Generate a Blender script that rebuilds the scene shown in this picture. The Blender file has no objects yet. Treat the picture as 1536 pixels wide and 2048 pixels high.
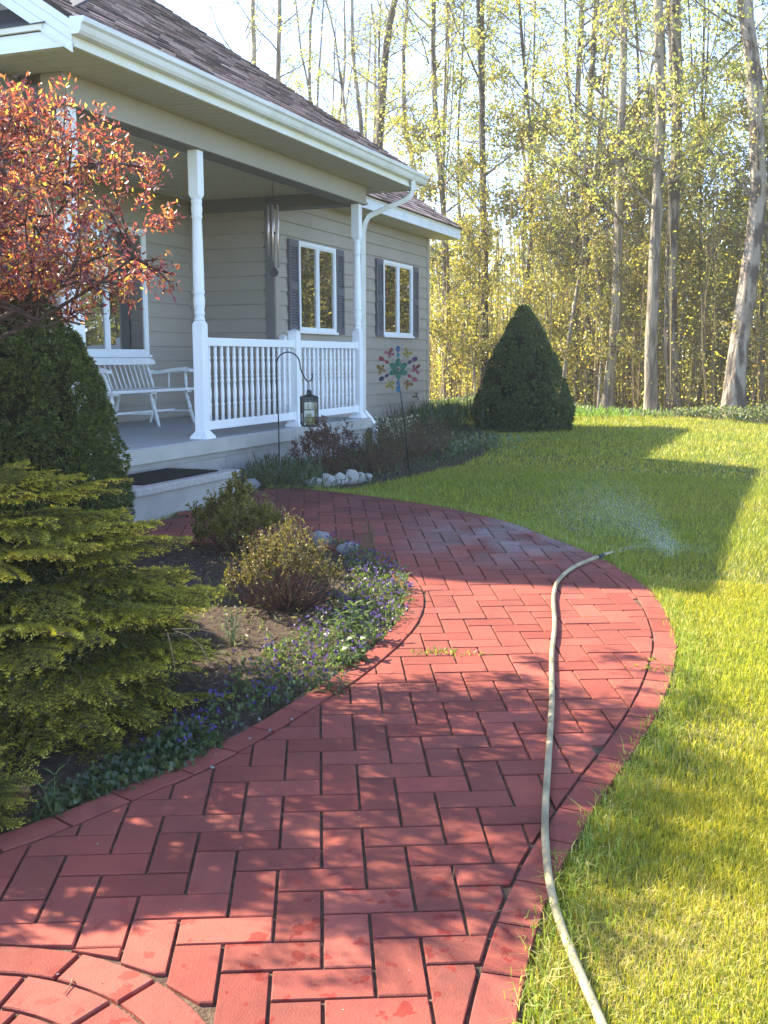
import bpy, math, random
import numpy as np
from mathutils import Vector, Matrix, Euler
random.seed(5)
rng = np.random.default_rng(11)
SC = bpy.context.scene
COL = SC.collection
RAD = math.radians

# ------------------------------------------------------------------ camera, sky, sun, exposure
# axes: X runs along the porch front (away), Y towards the house, Z up; the lens is at the origin
F = 2200.0
def _n(v):
    v = np.array(v, float)
    return v / np.linalg.norm(v)
_X = _n([862, -310, F])
_Z = -_n([80, (F * F + 862 * 80) / 310.0, F])
_Z = _n(_Z - _X * np.dot(_X, _Z))
_Y = np.cross(_Z, _X)
ROT = np.stack([_X, _Y, _Z])
cam = bpy.data.cameras.new("camera")
cam.sensor_fit = 'VERTICAL'
cam.sensor_height = 36.0
cam.lens = 36.0 * F / 2048.0
cam.clip_start = 0.05
cam.clip_end = 2000
cam_o = bpy.data.objects.new("camera", cam)
COL.objects.link(cam_o)
_c = ROT @ np.array([[1, 0, 0], [0, -1, 0], [0, 0, -1]]).T
cam_o.matrix_world = Matrix([[*_c[0], 0], [*_c[1], 0], [*_c[2], 0], [0, 0, 0, 1]])
SC.camera = cam_o

SUN_DIR = Vector((0.07, 1.17, 1.0)).normalized()       # towards the sun
sun_el = math.asin(SUN_DIR.z)
world = bpy.data.worlds.new("World")
SC.world = world
world.use_nodes = True
wn = world.node_tree
wn.nodes.clear()
sky = wn.nodes.new('ShaderNodeTexSky')
sky.sky_type = 'NISHITA'
sky.sun_disc = False
sky.sun_elevation = sun_el
sky.sun_rotation = math.atan2(SUN_DIR.x, SUN_DIR.y)
sky.air_density = 0.5
sky.dust_density = 0.3
sky.ozone_density = 1.4
bg = wn.nodes.new('ShaderNodeBackground')
bg.inputs['Strength'].default_value = 0.15
wo = wn.nodes.new('ShaderNodeOutputWorld')
wn.links.new(sky.outputs[0], bg.inputs['Color'])
wn.links.new(bg.outputs[0], wo.inputs['Surface'])
sl = bpy.data.lights.new("sun", 'SUN')
sl.energy = 3.9
sl.angle = RAD(0.5)
sl.color = (1.0, 0.89, 0.69)
so = bpy.data.objects.new("sun", sl)
so.rotation_euler = (-SUN_DIR).to_track_quat('-Z', 'Y').to_euler()
so.location = (0, 20, 20)
COL.objects.link(so)
SC.view_settings.view_transform = 'Standard'
SC.view_settings.look = 'None'
SC.view_settings.gamma = 1.0
SC.view_settings.exposure = 2.45
SC.view_settings.use_curve_mapping = False
SC.render.engine = 'CYCLES'
SC.cycles.max_bounces = 7
SC.cycles.diffuse_bounces = 4
SC.cycles.transmission_bounces = 5
SC.cycles.transparent_max_bounces = 8
SC.cycles.caustics_reflective = False
SC.cycles.caustics_refractive = False
SC.cycles.use_denoising = True

# ------------------------------------------------------------------ ground shape and survey helpers
def gz(x, y):
    x = np.asarray(x, float); y = np.asarray(y, float)
    a = -1.45 + .0356 * x + .0179 * y
    b = -1.07 - .07 * np.clip(2.2 - y, 0, 3.0)
    k = .06
    h = np.clip(k - np.abs(a - b), 0, None) / k
    return np.minimum(a, b) - h * h * k * .25
def GZ(x, y):
    return float(gz(x, y))
def ray(u, v):
    return ROT @ np.array([u - 768, v - 1024, F])
def on(u, v, x=None, y=None, z=None):
    r = ray(u, v)
    t = (x / r[0]) if x is not None else (y / r[1]) if y is not None else (z / r[2])
    return Vector(r * t)
def gp(u, v, dz=0.0):
    r = ray(u, v) / ray(u, v)[0]
    lo, hi = 0.0, 0.0
    for i in range(1, 3000):
        t = i * .02
        if r[2] * t - GZ(r[0] * t, r[1] * t) - dz < 0:
            lo, hi = t - .02, t
            break
    for _ in range(22):
        m = (lo + hi) / 2
        if r[2] * m - GZ(r[0] * m, r[1] * m) - dz < 0: hi = m
        else: lo = m
    return Vector(r * hi)

# ------------------------------------------------------------------ materials
MATS = {}
def mat(name, col, rough=.6, spec=.3, metal=0., var=0., vscale=3., bump=0., bscale=60., col2=None, rnd=0., coord='Object', detail=4):
    if name in MATS: return MATS[name]
    m = bpy.data.materials.new(name); m.use_nodes = True
    nt = m.node_tree; N = nt.nodes; L = nt.links
    p = N['Principled BSDF']
    p.inputs['Roughness'].default_value = rough
    p.inputs['Specular IOR Level'].default_value = spec
    p.inputs['Metallic'].default_value = metal
    p.inputs['Base Color'].default_value = (*col, 1)
    tc = N.new('ShaderNodeTexCoord') if coord != 'Pos' else N.new('ShaderNodeNewGeometry')
    tout = tc.outputs['Position'] if coord == 'Pos' else tc.outputs[coord]
    src = None
    if var or col2:
        nz = N.new('ShaderNodeTexNoise'); nz.inputs['Scale'].default_value = vscale; nz.inputs['Detail'].default_value = detail
        L.new(tout, nz.inputs['Vector'])
        mx = N.new('ShaderNodeMix'); mx.data_type = 'RGBA'
        c2 = col2 if col2 else tuple(c * (1 - var) for c in col)
        c1 = col if col2 else tuple(min(1, c * (1 + var)) for c in col)
        mx.inputs[6].default_value = (*c1, 1); mx.inputs[7].default_value = (*c2, 1)
        mr = N.new('ShaderNodeMapRange'); mr.inputs[1].default_value = .35; mr.inputs[2].default_value = .65
        L.new(nz.outputs['Fac'], mr.inputs[0]); L.new(mr.outputs[0], mx.inputs[0])
        src = mx.outputs[2]
    if rnd:
        oi = N.new('ShaderNodeObjectInfo')
        mr2 = N.new('ShaderNodeMapRange'); mr2.inputs[3].default_value = 1 - rnd; mr2.inputs[4].default_value = 1 + rnd
        L.new(oi.outputs['Random'], mr2.inputs[0])
        vm = N.new('ShaderNodeVectorMath'); vm.operation = 'SCALE'
        if src: L.new(src, vm.inputs[0])
        else: vm.inputs[0].default_value = col
        L.new(mr2.outputs[0], vm.inputs['Scale'])
        src = vm.outputs[0]
    if src: L.new(src, p.inputs['Base Color'])
    if bump:
        nb = N.new('ShaderNodeTexNoise'); nb.inputs['Scale'].default_value = bscale; nb.inputs['Detail'].default_value = 5
        L.new(tout, nb.inputs['Vector'])
        b = N.new('ShaderNodeBump'); b.inputs['Strength'].default_value = bump; b.inputs['Distance'].default_value = .01
        L.new(nb.outputs['Fac'], b.inputs['Height']); L.new(b.outputs[0], p.inputs['Normal'])
    MATS[name] = m
    return m

def leafmat(name, transl=.45, rough=.5, gloss=.08, rnd=.12):
    m = bpy.data.materials.new(name); m.use_nodes = True
    nt = m.node_tree; N = nt.nodes; L = nt.links
    N.clear()
    at = N.new('ShaderNodeAttribute'); at.attribute_name = 'tint'
    oi = N.new('ShaderNodeObjectInfo')
    mr = N.new('ShaderNodeMapRange'); mr.inputs[3].default_value = 1 - rnd; mr.inputs[4].default_value = 1 + rnd
    L.new(oi.outputs['Random'], mr.inputs[0])
    vm = N.new('ShaderNodeVectorMath'); vm.operation = 'SCALE'
    L.new(at.outputs['Color'], vm.inputs[0]); L.new(mr.outputs[0], vm.inputs['Scale'])
    d = N.new('ShaderNodeBsdfDiffuse'); t = N.new('ShaderNodeBsdfTranslucent'); g = N.new('ShaderNodeBsdfGlossy')
    g.inputs['Roughness'].default_value = rough
    g.inputs['Color'].default_value = (.9, .9, .9, 1)
    L.new(vm.outputs[0], d.inputs['Color'])
    s = N.new('ShaderNodeVectorMath'); s.operation = 'MULTIPLY'; s.inputs[1].default_value = (1.5, 1.45, .8)
    L.new(vm.outputs[0], s.inputs[0]); L.new(s.outputs[0], t.inputs['Color'])
    m1 = N.new('ShaderNodeMixShader'); m1.inputs[0].default_value = transl
    L.new(d.outputs[0], m1.inputs[1]); L.new(t.outputs[0], m1.inputs[2])
    m2 = N.new('ShaderNodeMixShader'); m2.inputs[0].default_value = gloss
    L.new(m1.outputs[0], m2.inputs[1]); L.new(g.outputs[0], m2.inputs[2])
    o = N.new('ShaderNodeOutputMaterial'); L.new(m2.outputs[0], o.inputs['Surface'])
    MATS[name] = m
    return m

M_leaf = leafmat('leaf', .55, .45, .05)
M_grass = leafmat('grass_blade', .42, .5, .04, 0)
M_needle = leafmat('needle', .2, .5, .02, .1)
M_red = leafmat('red_leaf', .58, .35, .08, 0)

# ------------------------------------------------------------------ mesh tools
ORI = {}
def origin(o):
    return ORI.get(o.name, Vector((0, 0, 0)))
def link(name, me, parent=None, world_verts=True, at=None):
    o = bpy.data.objects.new(name, me)
    COL.objects.link(o)
    if parent is not None:
        o.parent = parent
    ORI[o.name] = origin(parent) if parent is not None else Vector((0, 0, 0))
    if at is not None:
        o.location = Vector(at) - origin(parent) if parent is not None else Vector(at)
        ORI[o.name] = Vector(at)
    return o
def thing(name, label, cat, loc=(0, 0, 0), group=None, kind=None):
    o = bpy.data.objects.new(name, None); COL.objects.link(o)
    o.empty_display_size = .1
    o.location = loc; ORI[o.name] = Vector(loc)
    return tag(o, label, cat, group, kind)
def tag(o, label=None, cat=None, group=None, kind=None):
    if label: o['label'] = label
    if cat: o['category'] = cat
    if group: o['group'] = group
    if kind: o['kind'] = kind
    return o
def npmesh(name, V, Q, mats, tint=None, smooth=False, mi=None):
    """V (n,3); Q (m,3) or (m,4) int array"""
    V = np.asarray(V, np.float32); Q = np.asarray(Q, np.int32)
    me = bpy.data.meshes.new(name)
    me.vertices.add(len(V)); me.vertices.foreach_set('co', V.ravel())
    k = Q.shape[1]
    me.loops.add(Q.size); me.loops.foreach_set('vertex_index', Q.ravel())
    me.polygons.add(len(Q)); me.polygons.foreach_set('loop_start', np.arange(0, Q.size, k, dtype=np.int32))
    me.polygons.foreach_set('loop_total', np.full(len(Q), k, np.int32))
    if mi is not None: me.polygons.foreach_set('material_index', np.asarray(mi, np.int32))
    me.polygons.foreach_set('use_smooth', np.full(len(Q), bool(smooth)))
    me.update(calc_edges=True)
    if tint is not None:
        a = me.attributes.new('tint', 'FLOAT_COLOR', 'POINT')
        t = np.ones((len(V), 4), np.float32); t[:, :3] = tint
        a.data.foreach_set('color', t.ravel())
    for m in (mats if isinstance(mats, (list, tuple)) else [mats]): me.materials.append(m)
    return me
class B:
    def __init__(s): s.V = []; s.F = []; s.S = []; s.M = []
    def add(s, V, Fc, smooth=False, m=0):
        o = len(s.V); s.V += [tuple(v) for v in V]
        for f in Fc: s.F.append(tuple(i + o for i in f)); s.S.append(smooth); s.M.append(m)
    def box(s, x0, x1, y0, y1, z0, z1, m=0, M=None):
        V = [Vector((x, y, z)) for x in (x0, x1) for y in (y0, y1) for z in (z0, z1)]
        if M is not None: V = [M @ v for v in V]
        s.add(V, [(0, 1, 3, 2), (4, 6, 7, 5), (0, 4, 5, 1), (2, 3, 7, 6), (0, 2, 6, 4), (1, 5, 7, 3)], m=m)
    def bar(s, a, b, w, h, m=0):
        a = Vector(a); b = Vector(b); d = (b - a); L = d.length; d.normalize()
        up = Vector((0, 0, 1)) if abs(d.z) < .95 else Vector((0, 1, 0))
        q = d.cross(up).normalized(); u = q.cross(d)
        M = Matrix((d, q, u)).transposed().to_4x4(); M.translation = a
        s.box(0, L, -w / 2, w / 2, -h / 2, h / 2, m=m, M=M)
    def tube(s, P, R, n=8, m=0, cap=True, smooth=True):
        P = [Vector(p) for p in P]
        if not hasattr(R, '__len__'): R = [R] * len(P)
        V = []; prev = None
        for i, p in enumerate(P):
            d = (P[min(i + 1, len(P) - 1)] - P[max(i - 1, 0)])
            if d.length < 1e-9: d = Vector((0, 0, 1))
            d.normalize()
            if prev is None:
                up = Vector((0, 0, 1)) if abs(d.z) < .9 else Vector((1, 0, 0))
                q = d.cross(up).normalized()
            else:
                q = (prev - d * prev.dot(d)).normalized()
            prev = q; u = d.cross(q)
            for k in range(n):
                a = 2 * math.pi * k / n
                V.append(p + (q * math.cos(a) + u * math.sin(a)) * R[i])
        Fc = [(i * n + k, i * n + (k + 1) % n, (i + 1) * n + (k + 1) % n, (i + 1) * n + k) for i in range(len(P) - 1) for k in range(n)]
        s.add(V, Fc, smooth, m)
        if cap:
            o = len(s.V) - len(V)
            s.F.append(tuple(o + k for k in reversed(range(n)))); s.S.append(False); s.M.append(m)
            s.F.append(tuple(o + (len(P) - 1) * n + k for k in range(n))); s.S.append(False); s.M.append(m)
    def lathe(s, prof, c=(0, 0, 0), n=16, m=0, smooth=True):
        """prof: list of (radius, z)"""
        s_ = [(c[0] + r * math.cos(2 * math.pi * k / n), c[1] + r * math.sin(2 * math.pi * k / n), c[2] + z) for r, z in prof for k in range(n)]
        Fc = [(i * n + k, i * n + (k + 1) % n, (i + 1) * n + (k + 1) % n, (i + 1) * n + k) for i in range(len(prof) - 1) for k in range(n)]
        s.add(s_, Fc, smooth, m)
        o = len(s.V) - len(s_)
        s.F.append(tuple(o + k for k in reversed(range(n)))); s.S.append(False); s.M.append(m)
        s.F.append(tuple(o + (len(prof) - 1) * n + k for k in range(n))); s.S.append(False); s.M.append(m)
    def prism(s, poly, axis, a, b, m=0):
        """poly in the two other axes (order x,y,z without axis)"""
        def mkv(p, t):
            return {'x': (t, p[0], p[1]), 'y': (p[0], t, p[1]), 'z': (p[0], p[1], t)}[axis]
        n = len(poly)
        V = [mkv(p, a) for p in poly] + [mkv(p, b) for p in poly]
        ar = sum(poly[i][0] * poly[(i + 1) % n][1] - poly[(i + 1) % n][0] * poly[i][1] for i in range(n))
        Fc = [tuple(range(n - 1, -1, -1)), tuple(range(n, 2 * n))] + [(i, (i + 1) % n, n + (i + 1) % n, n + i) for i in range(n)]
        flip = (ar < 0) != (axis == 'y')
        if flip: Fc = [tuple(reversed(f)) for f in Fc]
        s.add(V, Fc, m=m)
    def mesh(s, name, mats, off=Vector((0, 0, 0))):
        me = bpy.data.meshes.new(name)
        V = [(v[0] - off[0], v[1] - off[1], v[2] - off[2]) for v in s.V]
        me.from_pydata(V, [], s.F)
        me.polygons.foreach_set('use_smooth', s.S)
        me.polygons.foreach_set('material_index', s.M)
        for m in (mats if isinstance(mats, (list, tuple)) else [mats]): me.materials.append(m)
        me.update()
        return me
    def build(s, name, mats, parent=None, bev=0, at=None):
        off = Vector(at) if at is not None else (origin(parent) if parent is not None else Vector((0, 0, 0)))
        me = s.mesh(name, mats, off)
        o = link(name, me, parent, at=at)
        if bev:
            md = o.modifiers.new('b', 'BEVEL'); md.width = bev; md.segments = 2; md.limit_method = 'ANGLE'; md.angle_limit = RAD(40)
            md.harden_normals = False
        return o
def box(name, m, parent, x0, x1, y0, y1, z0, z1, bev=0):
    b = B(); b.box(x0, x1, y0, y1, z0, z1); return b.build(name, m, parent, bev)
def inst(me, name, parent, loc, rot=(0, 0, 0), sc=1.0):
    """copy of a mesh as another part, loc in world"""
    o = bpy.data.objects.new(name, me); COL.objects.link(o)
    if parent is not None: o.parent = parent
    o.location = Vector(loc) - (origin(parent) if parent is not None else Vector((0, 0, 0)))
    o.rotation_euler = rot
    o.scale = sc if hasattr(sc, '__len__') else (sc, sc, sc)
    ORI[o.name] = Vector(loc)
    return o
def unit(V):
    return V / np.maximum(np.linalg.norm(V, axis=-1, keepdims=True), 1e-9)
def leaves(P, D, L, W, fold=.0):
    """one four-cornered leaf per point: P base, D direction, L length, W width -> V,Q"""
    n = len(P); D = unit(D)
    S_ = unit(np.cross(D, unit(rng.normal(size=(n, 3)))))
    L = np.broadcast_to(L, n)[:, None]; W = np.broadcast_to(W, n)[:, None]
    Nn = np.cross(D, S_)
    mid = P + D * L * .45
    V = np.stack([P, mid + S_ * W / 2 + Nn * W * fold, P + D * L, mid - S_ * W / 2 + Nn * W * fold], 1).reshape(-1, 3)
    Q = np.arange(4 * n).reshape(n, 4)
    return V, Q
def cat(parts):
    V = []; Q = []; T = []; o = 0
    for v, q, t in parts:
        V.append(v); Q.append(q + o); o += len(v)
        T.append(np.broadcast_to(t, (len(v), 3)))
    return np.concatenate(V), np.concatenate(Q), np.concatenate(T)
def pick(n, cols, w=None, j=.15):
    """n colours out of a palette, with jitter"""
    c = np.array(cols, float); w = None if w is None else np.array(w, float) / sum(w)
    k = rng.choice(len(c), n, p=w)
    return c[k] * rng.uniform(1 - j, 1 + j, (n, 1))
def sph(n):
    return unit(rng.normal(size=(n, 3)))

# ================================================================== THE GROUND
# lawn sheet: fine near the camera, coarse to the horizon
M_lawn = mat('lawn_soil', (.10, .13, .028), .95, .1, col2=(.13, .13, .04), vscale=2.5, bump=.6, bscale=35, coord='Pos')
def sheet(name, xs, ys, dz, m, mask=None, kind='structure'):
    X, Y = np.meshgrid(xs, ys, indexing='ij')
    V = np.stack([X, Y, gz(X, Y) + dz], -1).reshape(-1, 3)
    ni, nj = len(xs), len(ys)
    i, j = np.meshgrid(np.arange(ni - 1), np.arange(nj - 1), indexing='ij')
    a = (i * nj + j).ravel()
    Q = np.stack([a, a + nj, a + nj + 1, a + 1], 1)
    if mask is not None:
        c = V[Q].mean(1); Q = Q[mask(c[:, 0], c[:, 1])]
        u = np.unique(Q); r = np.full(len(V), -1); r[u] = np.arange(len(u)); V = V[u]; Q = r[Q]
    return npmesh(name, V, Q, m, smooth=True)
xs = np.concatenate([-np.geomspace(600, 10, 14), np.arange(-9, 24, .3), np.geomspace(25, 900, 22)])
ys = np.concatenate([-np.geomspace(700, 8, 18), np.arange(-7.7, 12, .3), np.geomspace(12.5, 800, 22)])
lawn = link('lawn', sheet('lawn', xs, ys, 0, M_lawn)); tag(lawn, kind='structure')

# ------------------------------------------------------------------ path outline
def poly(pts, dz=.02):
    return np.array([gp(u, v, dz)[:2] for u, v in pts])
def resample(P, step=None, n=None):
    d = np.r_[0, np.cumsum(np.linalg.norm(np.diff(P, axis=0), axis=1))]
    n = n or max(2, int(round(d[-1] / step)) + 1)
    t = np.linspace(0, d[-1], n)
    return np.stack([np.interp(t, d, P[:, 0]), np.interp(t, d, P[:, 1])], 1)
def smooth(P, k=3):
    for _ in range(k):
        Q = P.copy(); Q[1:-1] = (P[:-2] + 2 * P[1:-1] + P[2:]) / 4; P = Q
    return P
R_IN = poly([(931, 2046), (963, 1929), (984, 1859), (1019, 1777), (1045, 1726), (1070, 1683), (1118, 1615), (1159, 1556), (1198, 1509), (1260, 1420), (1286, 1367), (1303, 1315), (1308, 1284), (1303, 1261), (1294, 1235), (1282, 1209), (1262, 1180), (1240, 1161), (1207, 1141), (1176, 1122), (1118, 1095), (1068, 1077), (1023, 1057.6), (978, 1043), (939, 1034), (903, 1024.7), (804, 1007.8), (752, 1001), (690, 992), (620, 984), (560, 979)])
R_IN = np.vstack([[-2.5, -.9], [-1, -.35], [.6, .25], [1.5, .50], R_IN, [8.15, 4.22]])
L_IN = poly([(130, 1665), (240, 1615), (340, 1572), (430, 1537), (463, 1514), (541, 1473), (599.5, 1436), (650, 1403), (707, 1369), (743.8, 1340.6), (781.5, 1309), (806, 1286), (832, 1257), (848, 1226), (851.8, 1200), (849.7, 1192), (840.6, 1169), (825, 1153.6), (796, 1133), (775.5, 1121), (749.5, 1113), (700, 1098), (640, 1080), (575, 1062)])
L_IN = np.vstack([[-2.5, 2.6], [-.5, 2.5], [.8, 2.45], [1.7, 2.25], L_IN, [6.1, 3.45], [6.05, 4.0], [6.1, 4.22]])
R_IN = smooth(resample(R_IN, .07), 4)
L_IN = smooth(resample(L_IN, .07), 4)
def offset(P, w):
    T = np.gradient(P, axis=0); T /= np.linalg.norm(T, axis=1)[:, None]
    return P + np.stack([T[:, 1], -T[:, 0]], 1) * w
R_OUT = offset(R_IN, .098)
L_OUT = offset(L_IN, -.115)
def inside(poly_, X, Y):
    X = np.asarray(X); Y = np.asarray(Y); r = np.zeros(X.shape, bool)
    x1, y1 = poly_[:, 0], poly_[:, 1]; x2, y2 = np.roll(x1, -1), np.roll(y1, -1)
    for a, b, c, d in zip(x1, y1, x2, y2):
        if b == d: continue
        k = ((b > Y) != (d > Y)) & (X < (c - a) * (Y - b) / (d - b) + a)
        r ^= k
    return r
PATH_OUT = np.vstack([R_OUT, L_OUT[::-1]])
PATH_IN = np.vstack([R_IN, L_IN[::-1]])

# world-position brick: base colour + grain + wet marks + lime bloom
def brickmat():
    m = bpy.data.materials.new('red_brick'); m.use_nodes = True
    nt = m.node_tree; N = nt.nodes; L = nt.links; p = N['Principled BSDF']
    g = N.new('ShaderNodeNewGeometry'); oi = N.new('ShaderNodeObjectInfo')
    def noise(scale, detail=4, rough=.55):
        n = N.new('ShaderNodeTexNoise'); n.inputs['Scale'].default_value = scale; n.inputs['Detail'].default_value = detail
        n.inputs['Roughness'].default_value = rough
        L.new(g.outputs['Position'], n.inputs['Vector']); return n.outputs['Fac']
    def rng_(src, a, b, c=0., d=1.):
        r = N.new('ShaderNodeMapRange'); r.inputs[1].default_value = a; r.inputs[2].default_value = b; r.inputs[3].default_value = c; r.inputs[4].default_value = d
        L.new(src, r.inputs[0]); return r.outputs[0]
    def mix(f, a, b):
        x = N.new('ShaderNodeMix'); x.data_type = 'RGBA'; L.new(f, x.inputs[0])
        for s, k in ((a, 6), (b, 7)):
            if isinstance(s, tuple): x.inputs[k].default_value = (*s, 1)
            else: L.new(s, x.inputs[k])
        return x.outputs[2]
    def math_(op, a, b):
        x = N.new('ShaderNodeMath'); x.operation = op
        for s, k in ((a, 0), (b, 1)):
            if isinstance(s, (int, float)): x.inputs[k].default_value = s
            else: L.new(s, x.inputs[k])
        return x.outputs[0]
    c = mix(rng_(noise(2.2), .35, .65), (.285, .072, .052), (.20, .054, .042))
    c = mix(rng_(noise(26, 6, .7), .40, .7, 0, .4), c, (.30, .085, .062))
    # dirt towards damp blotches
    c = mix(rng_(noise(5.5, 5), .58, .72, 0, .45), c, (.085, .035, .030))
    # water splashes near the camera: darker, more saturated red with hard edges
    near = N.new('ShaderNodeVectorMath'); near.operation = 'DISTANCE'; near.inputs[1].default_value = (1.9, .7, -1.35)
    L.new(g.outputs['Position'], near.inputs[0])
    wet = math_('MULTIPLY', rng_(noise(17, 3), .60, .625), rng_(near.outputs['Value'], .5, 1.1, .75, 0))
    c = mix(wet, c, (.20, .020, .014))
    # patchy darker maroon, stronger towards the far end of the path
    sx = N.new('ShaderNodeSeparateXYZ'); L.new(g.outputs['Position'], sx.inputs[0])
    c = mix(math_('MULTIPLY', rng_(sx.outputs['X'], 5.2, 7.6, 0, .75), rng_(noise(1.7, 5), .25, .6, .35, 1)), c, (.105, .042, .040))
    # lime bloom where the nozzle sprays the bricks
    blo = N.new('ShaderNodeVectorMath'); blo.operation = 'DISTANCE'; blo.inputs[1].default_value = (7.0, 1.62, -1.16)
    L.new(g.outputs['Position'], blo.inputs[0])
    wm = math_('MULTIPLY', rng_(noise(3.4, 4), .36, .56), rng_(blo.outputs['Value'], .3, 1.15, .7, 0))
    c = mix(wm, c, (.25, .215, .205))
    r2 = rng_(oi.outputs['Random'], 0, 1, .80, 1.20)
    v = N.new('ShaderNodeVectorMath'); v.operation = 'SCALE'; L.new(c, v.inputs[0]); L.new(r2, v.inputs['Scale'])
    at_ = N.new('ShaderNodeAttribute'); at_.attribute_name = 'tint'
    v2 = N.new('ShaderNodeVectorMath'); v2.operation = 'MULTIPLY'; L.new(v.outputs[0], v2.inputs[0]); L.new(at_.outputs['Color'], v2.inputs[1])
    L.new(v2.outputs[0], p.inputs['Base Color'])
    p.inputs['Specular IOR Level'].default_value = .16
    L.new(math_('SUBTRACT', .72, math_('MULTIPLY', wet, .25)), p.inputs['Roughness'])
    b = N.new('ShaderNodeBump'); b.inputs['Strength'].default_value = .6; b.inputs['Distance'].default_value = .004
    L.new(math_('ADD', noise(220, 3, .7), math_('MULTIPLY', noise(14, 3), 1.6)), b.inputs['Height']); L.new(b.outputs[0], p.inputs['Normal'])
    return m
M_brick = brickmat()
M_joint = mat('joint_grit', (.075, .050, .038), .95, .1, col2=(.15, .105, .075), vscale=28, bump=.8, bscale=160, coord='Pos')
pxs = np.arange(-2.6, 9.6, .04); pys = np.arange(-1.1, 4.5, .04)
path = link('path', sheet('path', pxs, pys, .0165, M_joint, lambda X, Y: inside(PATH_OUT, X, Y))); tag(path, kind='structure')

LA = np.array([0.046992, -0.103404]); LB = np.array([-0.101620, -0.046566]); LO = np.array([2.128065, 1.357390])
MED1 = np.array([1.30, 1.456]); R1A, R1B, R1C = .626, .518, .40
MED2 = np.array([7.35, 4.62]); R2A, R2B = .80, .66
def clip(P, a, nrm):
    """keep the part of convex polygon P on the +nrm side of point a"""
    out = []
    for i in range(len(P)):
        p, q = P[i], P[(i + 1) % len(P)]
        dp, dq = np.dot(p - a, nrm), np.dot(q - a, nrm)
        if dp >= 0: out.append(p)
        if (dp >= 0) != (dq >= 0): out.append(p + (q - p) * dp / (dp - dq))
    return out
def area(P):
    P = np.array(P); x, y = P[:, 0], P[:, 1]
    return .5 * abs(np.dot(x, np.roll(y, -1)) - np.dot(y, np.roll(x, -1)))
def clip_line(P, line, side):
    c = np.mean(P, 0)
    d = np.linalg.norm(line - c, axis=1)
    if d.min() > .45: return P
    for k in np.where(d < .16)[0]:
        k = min(k, len(line) - 2)
        t = line[k + 1] - line[k]; t = t / np.linalg.norm(t)
        nrm = np.array([-t[1], t[0]]) * side
        # only segments that actually pass through the brick
        P2 = clip(P, line[k] + nrm * .003, nrm)
        s = [np.dot(p - line[k], t) for p in P]
        if min(s) < np.linalg.norm(line[k + 1] - line[k]) and max(s) > 0: P = P2
        if len(P) < 3: return []
    return P
def clip_circle(P, c, r, keep_out=True):
    if len(P) < 3: return P
    m = np.mean(P, 0) - c; d = np.linalg.norm(m); nrm = m / d
    near = min(np.linalg.norm(p - c) for p in P)
    if keep_out:
        if near > r and abs(d - r) > .16: return P
        if d < r - .12: return []
        for da in (-.12, 0, .12):
            a = math.atan2(nrm[1], nrm[0]) + da * .35 / r * .6
            nn = np.array([math.cos(a), math.sin(a)])
            P = clip(P, c + nn * (r + .003), nn)
            if len(P) < 3: return []
        return P
BRK = []
for i in range(-40, 60):
    for j in range(-75, 30):
        # herringbone: a lying brick starts where (i-j) % 4 == 0, an upright one just below its first cell
        for (i0, j0, w, h, ok) in ((i, j, 2, 1, (i - j) % 4 == 0), (i, j, 1, 2, (i - j + 1) % 4 == 0)):
            if not ok: continue
            g = .040 if h == 1 else .05
            e = .034
            c = [(i0 + e, j0 + e), (i0 + w - e, j0 + e), (i0 + w - e, j0 + h - e), (i0 + e, j0 + h - e)]
            P = [LO + LA * a + LB * b for a, b in c]
            m = np.mean(P, 0)
            if m[0] < .3 or m[0] > 9.4 or m[1] < -.5 or m[1] > 4.6: continue
            if not inside(PATH_OUT, m[0:1], m[1:2])[0] : continue
            P = clip_line(P, R_IN, 1)
            if len(P) >= 3: P = clip_line(P, L_IN, -1)
            if len(P) >= 3: P = clip_circle(P, MED1, R1A)
            if len(P) is not None and len(P) >= 3: P = clip_circle(P, MED2, R2A)
            if P is None or len(P) < 3 or area(P) < .0012: continue
            m = np.mean(P, 0)
            if not inside(PATH_IN, m[0:1], m[1:2])[0]: continue
            BRK.append(np.array(P))
# border courses
def border(A, Bo):
    a = resample(A, .035); n = len(a); b = resample(Bo, n=n)
    # match by nearest outer point so that the joints stay square to the edge
    T = np.gradient(a, axis=0); T /= np.linalg.norm(T, axis=1)[:, None]
    sgn = np.sign(np.sum((b[n // 2] - a[n // 2]) * np.array([T[n // 2][1], -T[n // 2][0]])))
    Nn = np.stack([T[:, 1], -T[:, 0]], 1) * sgn
    k = 0
    while k + 6 < n:
        st = 6 + random.choice((0, 0, 1))
        e = min(k + st, n - 1)
        seg = range(k, e + 1)
        tt = (a[e] - a[k]) / np.linalg.norm(a[e] - a[k]) * .004
        P = [a[q] + Nn[q] * .005 for q in seg]; Q = [a[q] + Nn[q] * .10 for q in reversed(list(seg))]
        P[0] = P[0] + tt; P[-1] = P[-1] - tt; Q[0] = Q[0] - tt; Q[-1] = Q[-1] + tt
        m = np.mean(P + Q, 0)
        if m[0] > .5: BRK.append(np.array(P + Q))
        k = e
border(R_IN, R_OUT); border(L_IN, L_OUT)
def ring(c, r0, r1, n, a0, a1, ph=0., filt=None):
    for k in range(n):
        A0 = a0 + (a1 - a0) * (k + ph) / n; A1 = A0 + (a1 - a0) / n
        g = .005
        aa = np.linspace(0, 1, 5)
        P = [c + np.array([math.cos(t), math.sin(t)]) * (r1 - g) for t in (A0 + g / r1 + (A1 - A0 - 2 * g / r1) * aa)]
        Q = [c + np.array([math.cos(t), math.sin(t)]) * (r0 + g) for t in (A1 - g / r0 - (A1 - A0 - 2 * g / r0) * aa)]
        m = np.mean(P + Q, 0)
        if filt and not filt(m): continue
        BRK.append(np.array(P + Q))
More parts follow.
